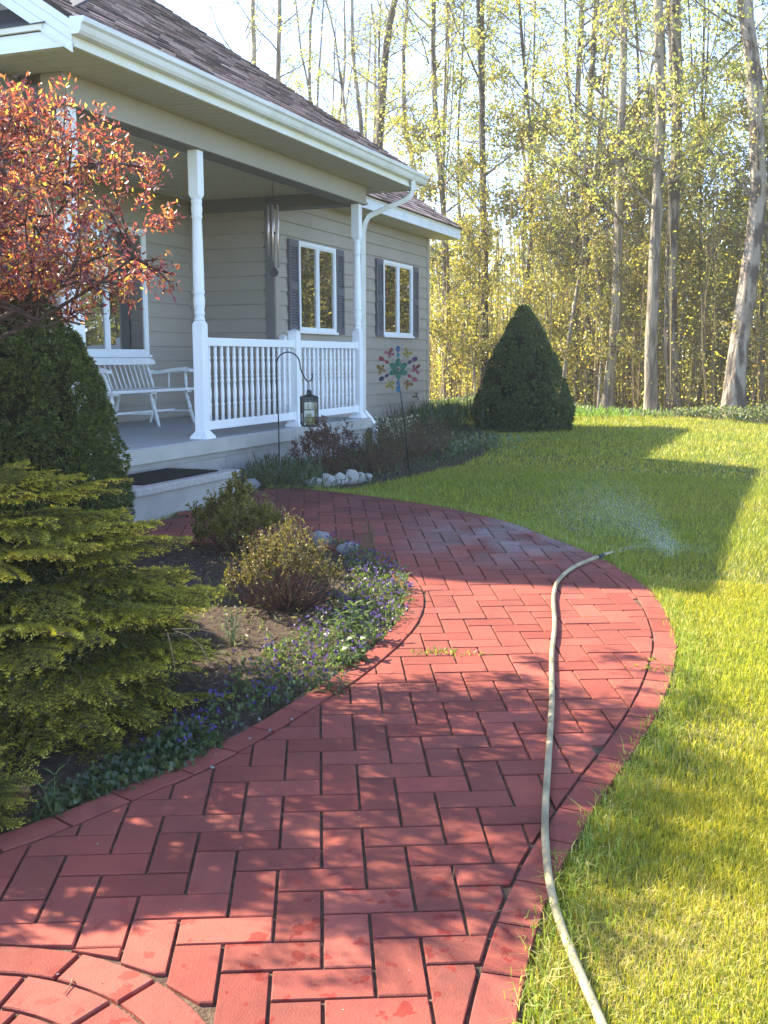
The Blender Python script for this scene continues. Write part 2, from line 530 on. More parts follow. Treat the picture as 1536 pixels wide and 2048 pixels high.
ring(MED1, R1B, R1A, 18, 0, 2 * math.pi, .15)
ring(MED1, R1C, R1B, 14, 0, 2 * math.pi, .4)
ring(MED1, .29, R1C, 11, 0, 2 * math.pi, .1)
ring(MED1, .15, .29, 6, 0, 2 * math.pi, .3)
f2 = lambda m: m[1] < 4.24 and inside(PATH_IN, m[0:1], m[1:2])[0]
ring(MED2, R2B, R2A, 20, 0, 2 * math.pi, .2, f2)
ring(MED2, .52, R2B, 16, 0, 2 * math.pi, .5, f2)
ring(MED2, .38, .52, 12, 0, 2 * math.pi, .5, f2)

def brick_geo(P):
    """a paver: flat top with a worn rounded shoulder, sides running down into the joint"""
    n = len(P); P = np.array(P)
    x, y = P[:, 0], P[:, 1]
    if np.dot(x, np.roll(y, -1)) - np.dot(y, np.roll(x, -1)) < 0: P = P[::-1]
    c = P.mean(0); tilt = rng.normal(0, .0022, 2); dz = rng.normal(0, .0008)
    def lay(scale, z):
        d = c - P; L = np.linalg.norm(d, axis=1)[:, None]
        q = P + d / np.maximum(L, 1e-6) * np.minimum(scale, L * .4)
        zz = gz(q[:, 0], q[:, 1]) + z + dz + (q - c) @ tilt
        return np.c_[q, zz]
    V = np.vstack([lay(0, .004), lay(.0, .0232), lay(.0035, .0260)])
    Fc = [tuple(range(2 * n, 3 * n))]
    for k in range(2):
        for i in range(n):
            j = (i + 1) % n
            Fc.append((k * n + i, k * n + j, (k + 1) * n + j, (k + 1) * n + i))
    return V, Fc
def near_key(P):
    c = P.mean(0)
    u = ROT.T @ np.array([c[0], c[1], GZ(c[0], c[1])])
    out = abs(u[0] / max(u[2], .01)) > .40 or u[1] / max(u[2], .01) > .52 or u[2] < .2
    return u[2] + (100 if out else 0)
BRK = [b for b in BRK if area(b) > .001]
BRK.sort(key=near_key)
for P in BRK[:300]:
    V, Fc = brick_geo(P)
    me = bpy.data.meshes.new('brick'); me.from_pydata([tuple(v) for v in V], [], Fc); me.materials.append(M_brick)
    a = me.attributes.new('tint', 'FLOAT_COLOR', 'POINT'); kk_ = rng.uniform(.94, 1.1); a.data.foreach_set('color', np.tile([1, kk_, kk_, 1], len(V)).astype(np.float32))
    link('brick', me, path)
V_, F_, T_ = [], [], []
for P in BRK[300:]:
    V, Fc = brick_geo(P); o = len(V_)
    V_ += [tuple(v) for v in V]; F_ += [tuple(i + o for i in f) for f in Fc]
    k = rng.uniform(.76, 1.2); g_ = k * rng.uniform(.95, 1.08); T_ += [k, g_, g_, 1] * len(V)
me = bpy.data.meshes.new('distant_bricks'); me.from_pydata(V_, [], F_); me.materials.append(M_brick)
a = me.attributes.new('tint', 'FLOAT_COLOR', 'POINT'); a.data.foreach_set('color', np.array(T_, np.float32))
tag(link('distant_bricks', me, path), kind='stuff')

# ------------------------------------------------------------------ planting beds
M_mulch = mat('mulch', (.050, .034, .026), .95, .1, col2=(.085, .065, .050), vscale=30, bump=1., bscale=90, coord='Pos', detail=8)
BED1 = np.vstack([L_OUT[8:], [[6.3, 4.25], [6.4, 5.0], [2.0, 5.2], [.5, 4.5], [.5, 2.9]]])
def bedline(pts): return poly(pts, 0)
B2F = smooth(resample(np.vstack([bedline([(484, 985), (520, 984), (600, 990), (660, 984), (735, 975), (800, 962), (870, 945), (940, 925), (985, 900), (1000, 880)]), [[17.0, 5.2]]]), .15), 3)
BED2 = np.vstack([B2F, [[17.2, 6.1], [11.9, 6.1], [11.9, 4.9], [7.9, 4.9], [7.85, 4.2]]])
def bed(name, pl, dz):
    x0, y0 = pl.min(0) - .1; x1, y1 = pl.max(0) + .1
    o = link(name, sheet(name, np.arange(x0, x1, .08), np.arange(y0, y1, .08), dz, M_mulch, lambda X, Y: inside(pl, X, Y)))
    return tag(o, kind='structure')
bed('front_bed', BED1, .008); bed('porch_bed', BED2, .008)
# mulch chips lying loose on the soil
def scatter_in(pl, n):
    x0, y0 = pl.min(0); x1, y1 = pl.max(0)
    P = np.stack([rng.uniform(x0, x1, n), rng.uniform(y0, y1, n)], 1)
    return P[inside(pl, P[:, 0], P[:, 1])]
P = scatter_in(BED1, 16000); P = P[(P[:, 0] > 2.0)]
P3 = np.c_[P, gz(P[:, 0], P[:, 1]) + .012 + rng.uniform(0, .012, len(P))]
D = sph(len(P)); D[:, 2] *= .25
v, q = leaves(P3, D, rng.uniform(.012, .05, len(P)), rng.uniform(.004, .014, len(P)))
t = np.repeat(pick(len(P), [(.10, .065, .045), (.16, .12, .09), (.22, .18, .14), (.05, .035, .03)], [4, 3, 1, 3]), 4, 0)
tag(link('wood_chips', npmesh('wood_chips', v, q, M_needle, t)), 'brown shredded bark mulch lying between the front bed shrubs', 'mulch', kind='stuff')


# ================================================================== THE HOUSE
M_side = mat('siding_paint', (.345, .30, .245), .6, .25, var=.04, vscale=1.3, rnd=.035, bump=.08, bscale=25, coord='Pos')
M_trimT = mat('taupe_trim', (.345, .30, .24), .55, .25, var=.04, vscale=2)
M_trimShade = mat('shaded_taupe_trim', (.17, .165, .155), .6, .2, var=.05, vscale=2)  # same taupe trim, shade put into the colour for poorly lit faces
M_white = mat('white_vinyl', (.80, .80, .79), .35, .4, var=.02, vscale=3)
M_paint = mat('white_paint_worn', (.74, .74, .72), .5, .3, var=.05, vscale=9, bump=.05, bscale=60)
M_fascia = mat('cream_fascia', (.70, .66, .52), .45, .3, var=.04, vscale=4, col2=(.74, .73, .68))
M_gutter = mat('gutter_enamel', (.70, .69, .64), .35, .4, col2=(.60, .585, .52), vscale=3)
M_alum = mat('white_aluminium', (.74, .76, .80), .4, .4, var=.03, vscale=3)
M_soff = mat('soffit_vinyl', (.50, .47, .41), .55, .25, var=.03)
M_slab = mat('grey_floor_paint', (.36, .36, .37), .45, .35, var=.06, vscale=5, bump=.1, bscale=80)
M_slabf = mat('slab_face_paint', (.40, .375, .33), .6, .25, var=.07, vscale=4, bump=.15, bscale=50)
M_conc = mat('painted_foundation', (.33, .31, .28), .8, .15, var=.09, vscale=5, bump=.3, bscale=70)
M_dark = mat('dark_void', (.02, .02, .022), .9, .1)
M_shut = mat('shutter_vinyl', (.115, .112, .125), .5, .3, var=.06, vscale=6)
M_felt = mat('roofing_felt', (.045, .05, .065), .7, .3, var=.3, vscale=6, bump=.6, bscale=7)
M_sh = [mat('shingle_' + n, c, .95, .1, var=.22, vscale=60, rnd=.18, bump=.5, bscale=300, detail=6) for n, c in
        (('brown', (.20, .14, .13)), ('mauve', (.29, .215, .205)), ('char', (.085, .065, .068)), ('tan', (.38, .29, .27)))]

def glassmat():
    m = bpy.data.materials.new('window_glass'); m.use_nodes = True
    nt = m.node_tree; N = nt.nodes; L = nt.links; N.clear()
    lw = N.new('ShaderNodeLayerWeight'); lw.inputs['Blend'].default_value = .62
    d = N.new('ShaderNodeBsdfDiffuse'); d.inputs['Color'].default_value = (.012, .014, .018, 1)
    g = N.new('ShaderNodeBsdfGlossy'); g.inputs['Roughness'].default_value = .012; g.inputs['Color'].default_value = (.92, .92, .92, 1)
    tc = N.new('ShaderNodeNewGeometry'); nz = N.new('ShaderNodeTexNoise'); nz.inputs['Scale'].default_value = 2.2; nz.inputs['Detail'].default_value = 1
    L.new(tc.outputs['Position'], nz.inputs['Vector'])
    bp = N.new('ShaderNodeBump'); bp.inputs['Strength'].default_value = .10; bp.inputs['Distance'].default_value = .03
    L.new(nz.outputs['Fac'], bp.inputs['Height']); L.new(bp.outputs[0], g.inputs['Normal'])
    mx = N.new('ShaderNodeMixShader'); L.new(lw.outputs['Facing'], mx.inputs[0])
    L.new(d.outputs[0], mx.inputs[1]); L.new(g.outputs[0], mx.inputs[2])
    o = N.new('ShaderNodeOutputMaterial'); L.new(mx.outputs[0], o.inputs['Surface'])
    return m
M_glass = glassmat()

ZF = -.68          # porch floor
YW, YB, XR = 6.0, 7.1, 11.91
XE = 17.48
house = thing('house', 'taupe sided house with white railed front porch and brown shingle roof', 'house', (12, 7, -1.07))

# walls with their lapped boards
EXP = .166
def board_mesh(L):
    b = B(); b.prism([(-.013, 0), (.004, 0), (.004, EXP + .01), (-.002, EXP + .01)], 'x', 0, L); return b
def siding(parent, axis, a0, a1, plane, z0, z1, sgn=-1, split=True):
    """boards on a wall; axis 'x': wall runs along x at y=plane facing -y; 'y': runs along y at x=plane facing -x"""
    k = 0; z = z0
    while z < z1 - .02:
        h = min(EXP, z1 - z)
        cuts = [a0]
        if split:
            c = a0 + rng.uniform(.8, 3.2)
            while c < a1 - .7:
                cuts.append(c); c += rng.uniform(2.2, 3.6)
        cuts.append(a1)
        for s, e in zip(cuts[:-1], cuts[1:]):
            b = B()
            s2, e2 = s + .0015, e - .0015
            g_ = .007 if h == EXP else 0
            pr = [(-.019, z), (.0, z + .004), (.0, z + h - g_), (-.004, z + h - g_)]
            if axis == 'x':
                b.prism([(plane + p[0], p[1]) for p in pr], 'x', s2, e2)
            else:
                b.prism([(plane + p[0], p[1]) for p in pr], 'y', s2, e2)
            b.build('siding_board', M_side, parent)
        z += EXP
wb = box('back_wall', M_trimT, house, 6.56, XR + .3, YB + .001, YB + .2, ZF - .4, 1.95)
siding(wb, 'x', 6.56, XR - .10, YB, ZF + .012, 1.90)
wr = box('return_wall', M_trimT, house, XR + .001, XR + .15, YW + .16, YB + .001, ZF - .4, 1.95)
siding(wr, 'y', YW + .12, YB - .016, XR, ZF + .012, 1.76, split=False)
ww = box('wing_wall', M_trimT, house, XR + .15, XE - .001, YW + .001, YW + .2, -.86, 1.97)
siding(ww, 'x', XR + .10, XE - .09, YW, -.846, 1.955)
# corner boards
box('corner_board', M_trimT, house, XR - .022, XR + .10, YW - .022, YW + .0, -.846, 1.955)
box('corner_board', M_trimShade, house, XR - .022, XR + .0, YW + .0, YW + .115, ZF, 1.76)
box('corner_board', M_trimT, house, XE - .09, XE + .02, YW - .022, YW + .10, -.846, 1.955)
box('corner_board', M_trimT, house, XR - .10, XR - .02, YB - .022, YB, ZF, 1.74)
box('end_wall', M_side, house, XE - .001, XE + .005, YW + .10, 12.6, -1.3, 1.97)
fo = box('foundation', M_conc, house, XR + .02, XE - .03, YW + .02, YW + .2, -1.4, -.86)
for k in range(9):
    x0 = XR + .05 + k * .61
    box('foundation_panel', M_conc, fo, x0 + .003, min(x0 + .607, XE - .04), YW + .004, YW + .02, -1.35, -.862)
box('rear_wall', M_side, house, 6.56, XE, 12.55, 12.6, -1.3, 2.0)
gw = B(); gw.prism([(5.28, 2.0), (5.28, 2.5), (9.5, 5.25), (12.6, 3.2), (12.6, -1.2), (7.3, -1.2), (7.3, 2.0)], 'x', 6.56, 6.70)
gw.build('gable_wall', M_side, house)
box('side_panel', M_trimShade, house, 5.9, 6.56, 5.28, 5.36, 1.45, 1.968)

# porch floor slab, skirt, step
box('porch_slab', M_slabf, house, 6.1, 12.12, 4.85, YB + .05, -.805, -.690, bev=.006)
box('porch_floor', M_slab, house, 6.1, 12.105, 4.862, YB, -.6895, -.680)
sk = box('porch_skirt', M_conc, house, 6.15, 12.06, 4.93, 7.0, -1.4, -.806)
for k in range(14):
    x0 = 6.2 + k * .418
    box('skirt_panel', M_conc, sk, x0 + .0025, min(x0 + .4155, 12.055), 4.914, 4.929, -1.35, -.86 if k % 5 else -.862)
box('skirt_cap', M_conc, sk, 6.17, 12.065, 4.905, 4.929, -.857, -.808)
st = box('porch_step', M_conc, house, 6.35, 7.78, 4.31, 4.92, -1.3, -.935)
box('step_tread', mat('step_tread', (.36, .335, .31), .75, .2, var=.12, vscale=25, bump=.5, bscale=120), st, 6.33, 7.815, 4.275, 4.905, -.934, -.872, bev=.014)

# posts
def post_profile():
    z0, z1 = .335, 1.36
    H = z1 - z0
    pr = [(.044, 0), (.047, .012), (.047, .02), (.040, .028), (.040, .045), (.046, .055), (.046, .075), (.041, .085), (.0455, .115), (.050, .150), (.050, .185), (.044, .215),
          (.044, .225), (.050, .235), (.050, .252), (.046, .262), (.0475, .3), (.0470, .45), (.0445, .65), (.0415, .80), (.0405, H - .165), (.047, H - .155), (.047, H - .143), (.042, H - .135), (.047, H - .11), (.048, H - .07), (.043, H - .045), (.0475, H - .038), (.0475, H - .02), (.043, H)]
    return [(r, z0 + z) for r, z in pr]
def sq_block(b, x, y, w, z0, z1, ch0=0, ch1=0):
    h = w / 2
    def ring_(r, c, z): # octagon-ish square with chamfer c
        return [(x + a * r if abs(a) == 1 else x + a * (r), y + d * r, z) for a, d in ()]
    secs = []
    def s8(hh, c, z):
        return [(x - hh, y - hh + c, z), (x - hh + c, y - hh, z), (x + hh - c, y - hh, z), (x + hh, y - hh + c, z), (x + hh, y + hh - c, z), (x + hh - c, y + hh, z), (x - hh + c, y + hh, z), (x - hh, y + hh - c, z)]
    if ch0: secs.append(s8(h * .90, h * .50, z0)); secs.append(s8(h, .004, z0 + ch0))
    else: secs.append(s8(h, .004, z0))
    if ch1: secs.append(s8(h, .004, z1 - ch1)); secs.append(s8(h * .90, h * .50, z1))
    else: secs.append(s8(h, .004, z1))
    V = [v for s_ in secs for v in s_]; n = 8
    Fc = [(i * n + k, i * n + (k + 1) % n, (i + 1) * n + (k + 1) % n, (i + 1) * n + k) for i in range(len(secs) - 1) for k in range(n)]
    Fc += [tuple(reversed(range(n))), tuple((len(secs) - 1) * n + k for k in range(n))]
    b.add(V, Fc)
def flange(b, x, y, w):
    def s(h, z): return [(x - h, y - h, z), (x + h, y - h, z), (x + h, y + h, z), (x - h, y + h, z)]
    V = s(w / 2 + .034, ZF) + s(w / 2 + .032, ZF + .018) + s(w / 2 + .012, ZF + .045) + s(w / 2 + .002, ZF + .062)
    Fc = [(i * 4 + k, i * 4 + (k + 1) % 4, (i + 1) * 4 + (k + 1) % 4, (i + 1) * 4 + k) for i in range(3) for k in range(4)] + [(3, 2, 1, 0), (12, 13, 14, 15)]
    b.add(V, Fc)
YP = 4.965; PW = .098
for x in (6.67, 8.405, 11.95):
    b = B()
    sq_block(b, x, YP, PW, ZF, .335, 0, .03)
    b.lathe(post_profile(), (x, YP, 0), 20)
    sq_block(b, x, YP, PW, 1.36, 1.756, .03, 0)
    p = b.build('porch_post', M_white, house)
    b = B(); flange(b, x, YP, PW); b.build('post_base', M_white, p)
x = 10.27
b = B(); sq_block(b, x, YP, PW, ZF, .275)
h = PW / 2 + .008
b.add([(x - h, YP - h, .275), (x + h, YP - h, .275), (x + h, YP + h, .275), (x - h, YP + h, .275), (x - h, YP - h, .285), (x + h, YP - h, .285), (x + h, YP + h, .285), (x - h, YP + h, .285), (x, YP, .312)],
      [(3, 2, 1, 0), (0, 1, 5, 4), (1, 2, 6, 5), (2, 3, 7, 6), (3, 0, 4, 7), (4, 5, 8), (5, 6, 8), (6, 7, 8), (7, 4, 8)])
nw_ = b.build('newel_post', M_white, house)
b = B(); flange(b, x, YP, PW); b.build('post_base', M_white, nw_)
b = B(); sq_block(b, 11.95, 5.93, PW * .8, ZF, .275); b.add([(11.905, 5.885, .276), (11.995, 5.885, .276), (11.995, 5.975, .276), (11.905, 5.975, .276), (11.95, 5.93, .305)], [(3, 2, 1, 0), (0, 1, 4), (1, 2, 4), (2, 3, 4), (3, 0, 4)])
b.build('half_newel', M_white, house)

# railings with turned balusters
H = .122 + .535
bp = [(.0150, 0), (.0150, .11), (.0135, .125), (.018, .135), (.018, .150), (.0125, .160), (.0155, .19), (.0185, .235), (.0165, .28), (.0125, .325), (.0120, .335), (.0170, .345), (.0170, .360), (.0125, .370), (.0125, .378), (.0165, .388), (.0165, .400), (.0125, .410),
      (.0150, .45), (.0178, .485), (.0160, .515), (.0120, .535), (.0175, .545), (.0175, .562), (.0130, .572), (.0145, .60), (.0145, H)]
bb = B(); bb.lathe(bp, (0, 0, 0), 10)
BAL = bb.mesh('baluster', M_white)
def railing(p0, p1, n):
    p0 = Vector(p0); p1 = Vector(p1); d = (p1 - p0).normalized(); q = Vector((-d.y, d.x, 0))
    L = (p1 - p0).length
    def bx(bm, a0, a1, w, z0, z1):
        M = Matrix((d, q, Vector((0, 0, 1)))).transposed().to_4x4(); M.translation = p0
        bm.box(a0, a1, -w / 2, w / 2, z0, z1, M=M)
    e = thing('porch_railing', None, None, tuple((p0 + p1) / 2)); e.parent = house; e.location = Vector(e.location) - Vector(house.location)
    b = B(); bx(b, 0, L, .048, .122, .195); b.build('top_rail', M_white, e, bev=.004)
    b = B(); bx(b, 0, L, .048, -.610, -.534); b.build('bottom_rail', M_white, e, bev=.004)
    for a0, a1 in ((0, .022), (L - .022, L)):
        for z0, z1 in ((.108, .205), (-.62, -.525)):
            b = B(); bx(b, a0, a1, .062, z0, z1); b.build('rail_bracket', M_white, e, bev=.003)
    for k in range(n):
        t = L * (k + .75) / (n + .5)
        c = p0 + d * t
        inst(BAL, 'baluster', e, (c.x, c.y, -.535))
railing((8.405 + PW / 2, YP, 0), (10.27 - PW / 2, YP, 0), 15)
railing((10.27 + PW / 2, YP, 0), (11.95 - PW / 2, YP, 0), 14)
railing((11.95, YP + PW / 2, 0), (11.95, 5.93 - PW * .4, 0), 8)

# beams, ceiling
bm_ = box('porch_beam', M_trimT, house, 6.56, 12.07, 4.892, 5.09, 1.757, 1.968)
box('beam_drip', M_trimT, bm_, 6.55, 12.08, 4.878, 4.891, 1.757, 1.785)
box('beam_underside', M_trimShade, bm_, 6.562, 12.068, 4.893, 5.089, 1.753, 1.756)  # thin dark sheet painting in the shade under the beam
box('end_beam', M_trimShade, house, 11.85, 12.06, 5.09, YB - .001, 1.745, 1.90)
box('end_beam', M_trimShade, house, 6.56, 6.76, 5.09, YB - .001, 1.745, 1.90)
ce = B()
y = 5.09; n_ = 0
while y < YB:
    e = min(y + .075, YB)
    ce.prism([(y, 1.902), (e, 1.902), (e, 1.90), (e - .004, 1.893), (y + .012, 1.890), (y + .008, 1.90)], 'x', 6.76, 11.85)
    y += .075
ce.build('porch_ceiling', M_soff, house)
# eave soffit of ribbed panels, fascia, gutter
sp = B(); W_ = .305
for k in range(3):
    a = k * W_ / 3
    sp.prism([(a + .001, 0), (a + W_ / 3 - .004, 0), (a + W_ / 3 - .008, -.009), (a + .016, -.009), (a + .011, -.002)], 'y', 0, .428)
SPM = sp.mesh('soffit_panel', M_soff)
for k in range(21):
    inst(SPM, 'soffit_panel', house, (6.08 + k * .305, 4.462, 1.972))
sp = B(); 
for k in range(3):
    a = k * W_ / 3
    sp.prism([(a + .001, 0), (a + W_ / 3 - .004, 0), (a + W_ / 3 - .008, -.009), (a + .016, -.009), (a + .011, -.002)], 'y', 0, 3.2)
RPM = sp.mesh('soffit_panel', M_soff)
for k in range(1): inst(RPM, 'soffit_panel', house, (6.075, 4.895, 1.972), sc=(1.55, 1, 1))
inst(RPM, 'soffit_panel', house, (12.075, 4.895, 1.972), sc=(1.8, 1.4, 1))
fa = box('fascia', M_fascia, house, 6.07, 12.65, 4.445, 4.462, 1.962, 2.12)
box('fascia_lip', M_fascia, fa, 6.07, 12.65, 4.436, 4.4445, 1.962, 1.985)
g = B()
prof = [(4.443, 2.135), (4.443, 2.030), (4.385, 2.030), (4.372, 2.050), (4.362, 2.085), (4.345, 2.10), (4.343, 2.128), (4.350, 2.135), (4.352, 2.128), (4.352, 2.104), (4.368, 2.090), (4.378, 2.055), (4.388, 2.036), (4.437, 2.036), (4.437, 2.135)]
g.prism(prof, 'x', 6.05, 12.68)
gu = g.build('gutter', M_gutter, house)
g = B(); g.prism([(4.444, 2.136), (4.444, 2.028), (4.384, 2.028), (4.370, 2.050), (4.360, 2.085), (4.343, 2.10), (4.341, 2.130)], 'x', 6.042, 6.0495); g.build('end_cap', M_alum, gu)
g = B(); g.prism([(4.444, 2.136), (4.444, 2.028), (4.384, 2.028), (4.370, 2.050), (4.360, 2.085), (4.343, 2.10), (4.341, 2.130)], 'x', 12.681, 12.69); g.build('end_cap', M_gutter, gu)
# downspout
ds = [Vector((12.30, 4.41, 2.03)), Vector((12.30, 4.41, 1.93)), Vector((12.29, 4.43, 1.87)), Vector((12.26, 4.48, 1.82)), Vector((12.12, 4.80, 1.67)), Vector((12.08, 4.87, 1.63)), Vector((12.06, 4.905, 1.56)), Vector((12.055, 4.93, 1.45)), Vector((12.055, 4.94, -.60))]
b = B()
for i in range(len(ds) - 1): pass
b.tube(ds, [.038] * len(ds), 4, smooth=False); dso = b.build('downspout', M_gutter, house)
for i in range(9):
    t = i / 8; p = ds[1].lerp(ds[3], t)
    b = B(); b.tube([p - Vector((0, -.002, .004)), p + Vector((0, -.002, .004))], [.046, .046], 4, smooth=False)
    if i % 2 == 0: b.build('elbow_rib', M_gutter, dso)
b = B(); b.tube([(12.055, 4.94, -.60), (12.11, 4.86, -.72), (12.145, 4.83, -.80), (12.145, 4.83, -1.0)], .032, 4, smooth=False); b.build('downspout_foot', M_white, dso)

# roofs: deck, then shingles
PT = .66; CO = math.cos(math.atan(PT)); SI = math.sin(math.atan(PT))
def roof(name, x0, x1, y0, z0, yr, back_y, nparts, seed, trow=.145, rake=True):
    r = random.Random(seed)
    zr = z0 + PT * (yr - y0)
    b = B()
    b.prism([(y0, z0), (yr, zr), (back_y, zr - PT * (back_y - yr)), (back_y, zr - PT * (back_y - yr) - .12), (yr, zr - .14), (y0 + .06, z0 - .03), (y0, z0 - .012)], 'x', x0, x1)
    rf = b.build(name, mat('roof_deck', (.05, .04, .04), .9, .1), house)
    rows = int((yr - y0) / CO / trow)
    tabs = []
    for k in range(rows):
        s = k * trow; x = x0 - r.uniform(0, .28)
        while x < x1:
            w = r.choice((.16, .2, .24, .30, .34))
            a, c = max(x, x0), min(x + w, x1)
            if c - a > .03: tabs.append((s, a, c, r.choice((0, 0, 0, 1, 1, 2, 2, 3)) if r.random() < .75 else (int((x * 1.3 + k * .37)) % 4), r.choice((0, .003, .006))))
            x += w
    def geo(bb, t, m):
        s, a, c, mi, dz = t
        th = .011 + dz; L = trow + .03
        # butt edge proud, top edge tucked under the next course
        def P(s_, z_): return (y0 - .03 + s_ * CO - z_ * SI, z0 - .02 + s_ * SI + z_ * CO)
        q = [P(s, .004), P(s + L, .0), P(s + L, .005), P(s, .006 + th)]
        bb.prism([(p[0], p[1]) for p in q], 'x', a + .0015, c - .0015, m)
    def dist(t):
        return (ROT.T @ np.array([(t[1] + t[2]) / 2, y0 + t[0] * CO, z0 + t[0] * SI]))
    def key(t):
        d = dist(t); out = abs(d[0] / d[2]) > .36 or abs(d[1] / d[2]) > .48
        return d[2] - t[0] * .0 + (100 if out else 0)
    tabs.sort(key=key)
    for t in tabs[:nparts]:
        bb = B(); geo(bb, t, 0); bb.build('shingle', M_sh[t[3]], rf)
    bb = B()
    for t in tabs[nparts:]: geo(bb, t, t[3])
    tag(bb.build('upper_shingles', M_sh, rf), kind='stuff')
    return rf
roof('porch_roof', 6.055, 12.68, 4.40, 2.125, 9.5, 13.1, 300, 3)
roof('wing_roof', 12.70, 17.78, 5.50, 2.115, 9.5, 13.1, 0, 4)
# wing eave
box('wing_fascia', mat('white_fascia', (.72, .73, .75), .5, .3, var=.05, vscale=4), house, 12.10, 17.74, 5.53, 5.555, 1.945, 2.085)
box('wing_drip_edge', M_fascia, house, 12.70, 17.76, 5.515, 5.529, 2.075, 2.10)
box('wing_soffit', M_soff, house, 12.08, 17.73, 5.556, YW - .001, 1.955, 1.975)
b = B(); b.prism([(5.53, 1.945), (5.53, 2.085), (9.5, 4.70), (9.5, 4.50), (5.9, 2.1), (5.9, 1.945)], 'x', 17.741, 17.76); b.build('wing_rake_board', M_white, house)
b = B(); b.prism([(4.46, 1.97), (4.46, 2.09), (9.5, 5.42), (9.5, 5.25), (4.9, 2.2), (4.9, 1.97)], 'x', 12.62, 12.65); b.build('rake_board', M_fascia, house)
b = B(); b.prism([(4.9, 1.975), (4.9, 2.30), (9.5, 5.28), (12.5, 3.2), (12.5, 1.975)], 'x', 12.1, 12.2); b.build('gable_wall', M_side, house)
# left rake: three lapped boards climbing with the roof, cornice return below
def rake_strip(k, o0, o1, x0, x1):
    b = B()
    n0 = Vector((-SI, CO)); up = Vector((CO, SI)); base = Vector((4.442, 2.118))
    A_ = base - n0 * o1; 
    def P(s, o): v = base + up * s - n0 * o; return (v.x, v.y)
    q = [P(.0 + o1 * PT * 0, o1), P(6.1, o1), P(6.1, o0), P(0, o0)]
    # square the foot off on the fascia line
    q[0] = (4.445, q[0][1] + (4.445 - q[0][0]) * PT); q[3] = (4.445, q[3][1] + (4.445 - q[3][0]) * PT)
    b.prism(q, 'x', x0, x1); return b
rk = rake_strip(0, 0, .045, 6.052, 6.064).build('rake_board', M_alum, house)
rake_strip(1, .047, .105, 6.058, 6.070).build('rake_strip', M_alum, rk)
rake_strip(2, .107, .150, 6.054, 6.066).build('rake_strip', M_alum, rk)
rake_strip(3, .150, .162, 6.046, 6.07).build('rake_strip', M_alum, rk)
rb = box('cornice_return', M_alum, house, 6.070, 6.55, 4.463, 8.2, 1.978, 2.075)
box('return_strip', M_alum, rb, 6.060, 6.069, 4.47, 8.2, 1.966, 2.0)
box('return_strip', M_alum, rb, 6.064, 6.072, 4.47, 8.2, 2.002, 2.04)
box('return_drip_edge', M_fascia, rb, 6.045, 6.068, 4.66, 8.2, 2.082, 2.118)
b = B(); b.add([(6.04, 4.64, 2.122), (6.04, 8.2, 2.122), (6.56, 8.2, 2.42), (6.56, 4.64, 2.42), (6.04, 4.64, 2.116), (6.04, 8.2, 2.116), (6.56, 8.2, 2.40), (6.56, 4.64, 2.40)], [(0, 3, 2, 1), (4, 5, 6, 7), (0, 1, 5, 4), (1, 2, 6, 5), (2, 3, 7, 6), (3, 0, 4, 7)])
b.build('return_roof', M_felt, rb)

# windows
def window(x0, x1, z0, z1, y, fw=.045, shut=True, wide=.26):
    w = thing('window', None, None, ((x0 + x1) / 2, y, z0)); w.parent = house; w.location = Vector(w.location) - Vector(house.location)
    xm = (x0 + x1) / 2; f0, f1 = y - .045, y - .013
    b = B()
    b.box(x0, x1, f0, f1, z1 - fw, z1); b.box(x0, x1, f0, f1, z0, z0 + fw)
    b.box(x0, x0 + fw, f0, f1, z0 + fw, z1 - fw); b.box(x1 - fw, x1, f0, f1, z0 + fw, z1 - fw)
    b.box(xm - .030, xm - .002, f0, f1, z0 + fw, z1 - fw); b.box(xm + .002, xm + .030, f0, f1, z0 + fw, z1 - fw)
    b.build('frame', M_white, w, bev=.004)
    for a, c in ((x0 + fw, xm - .030), (xm + .030, x1 - fw)):
        s = B()
        for q in ((a, c, z1 - fw - .018, z1 - fw), (a, c, z0 + fw, z0 + fw + .022), (a, a + .018, z0 + fw + .022, z1 - fw - .018), (c - .018, c, z0 + fw + .022, z1 - fw - .018)):
            s.box(q[0] + .0005, q[1] - .0005, f0 + .012, f1, q[2] + .0005, q[3] - .0005)
        s.build('sash', M_white, w)
        box('pane', M_glass, w, a + .017, c - .017, f1 - .008, f1, z0 + fw + .02, z1 - fw - .017)
    box('sill', M_white, w, x0 - .02, x1 + .02, f0 - .02, f0 - .001, z0 - .012, z0 + .018)
    if shut:
        for s0 in (x0 - wide - .012, x1 + .012):
            shutter(s0, s0 + wide, z0 + .0, z1 - .0, y)
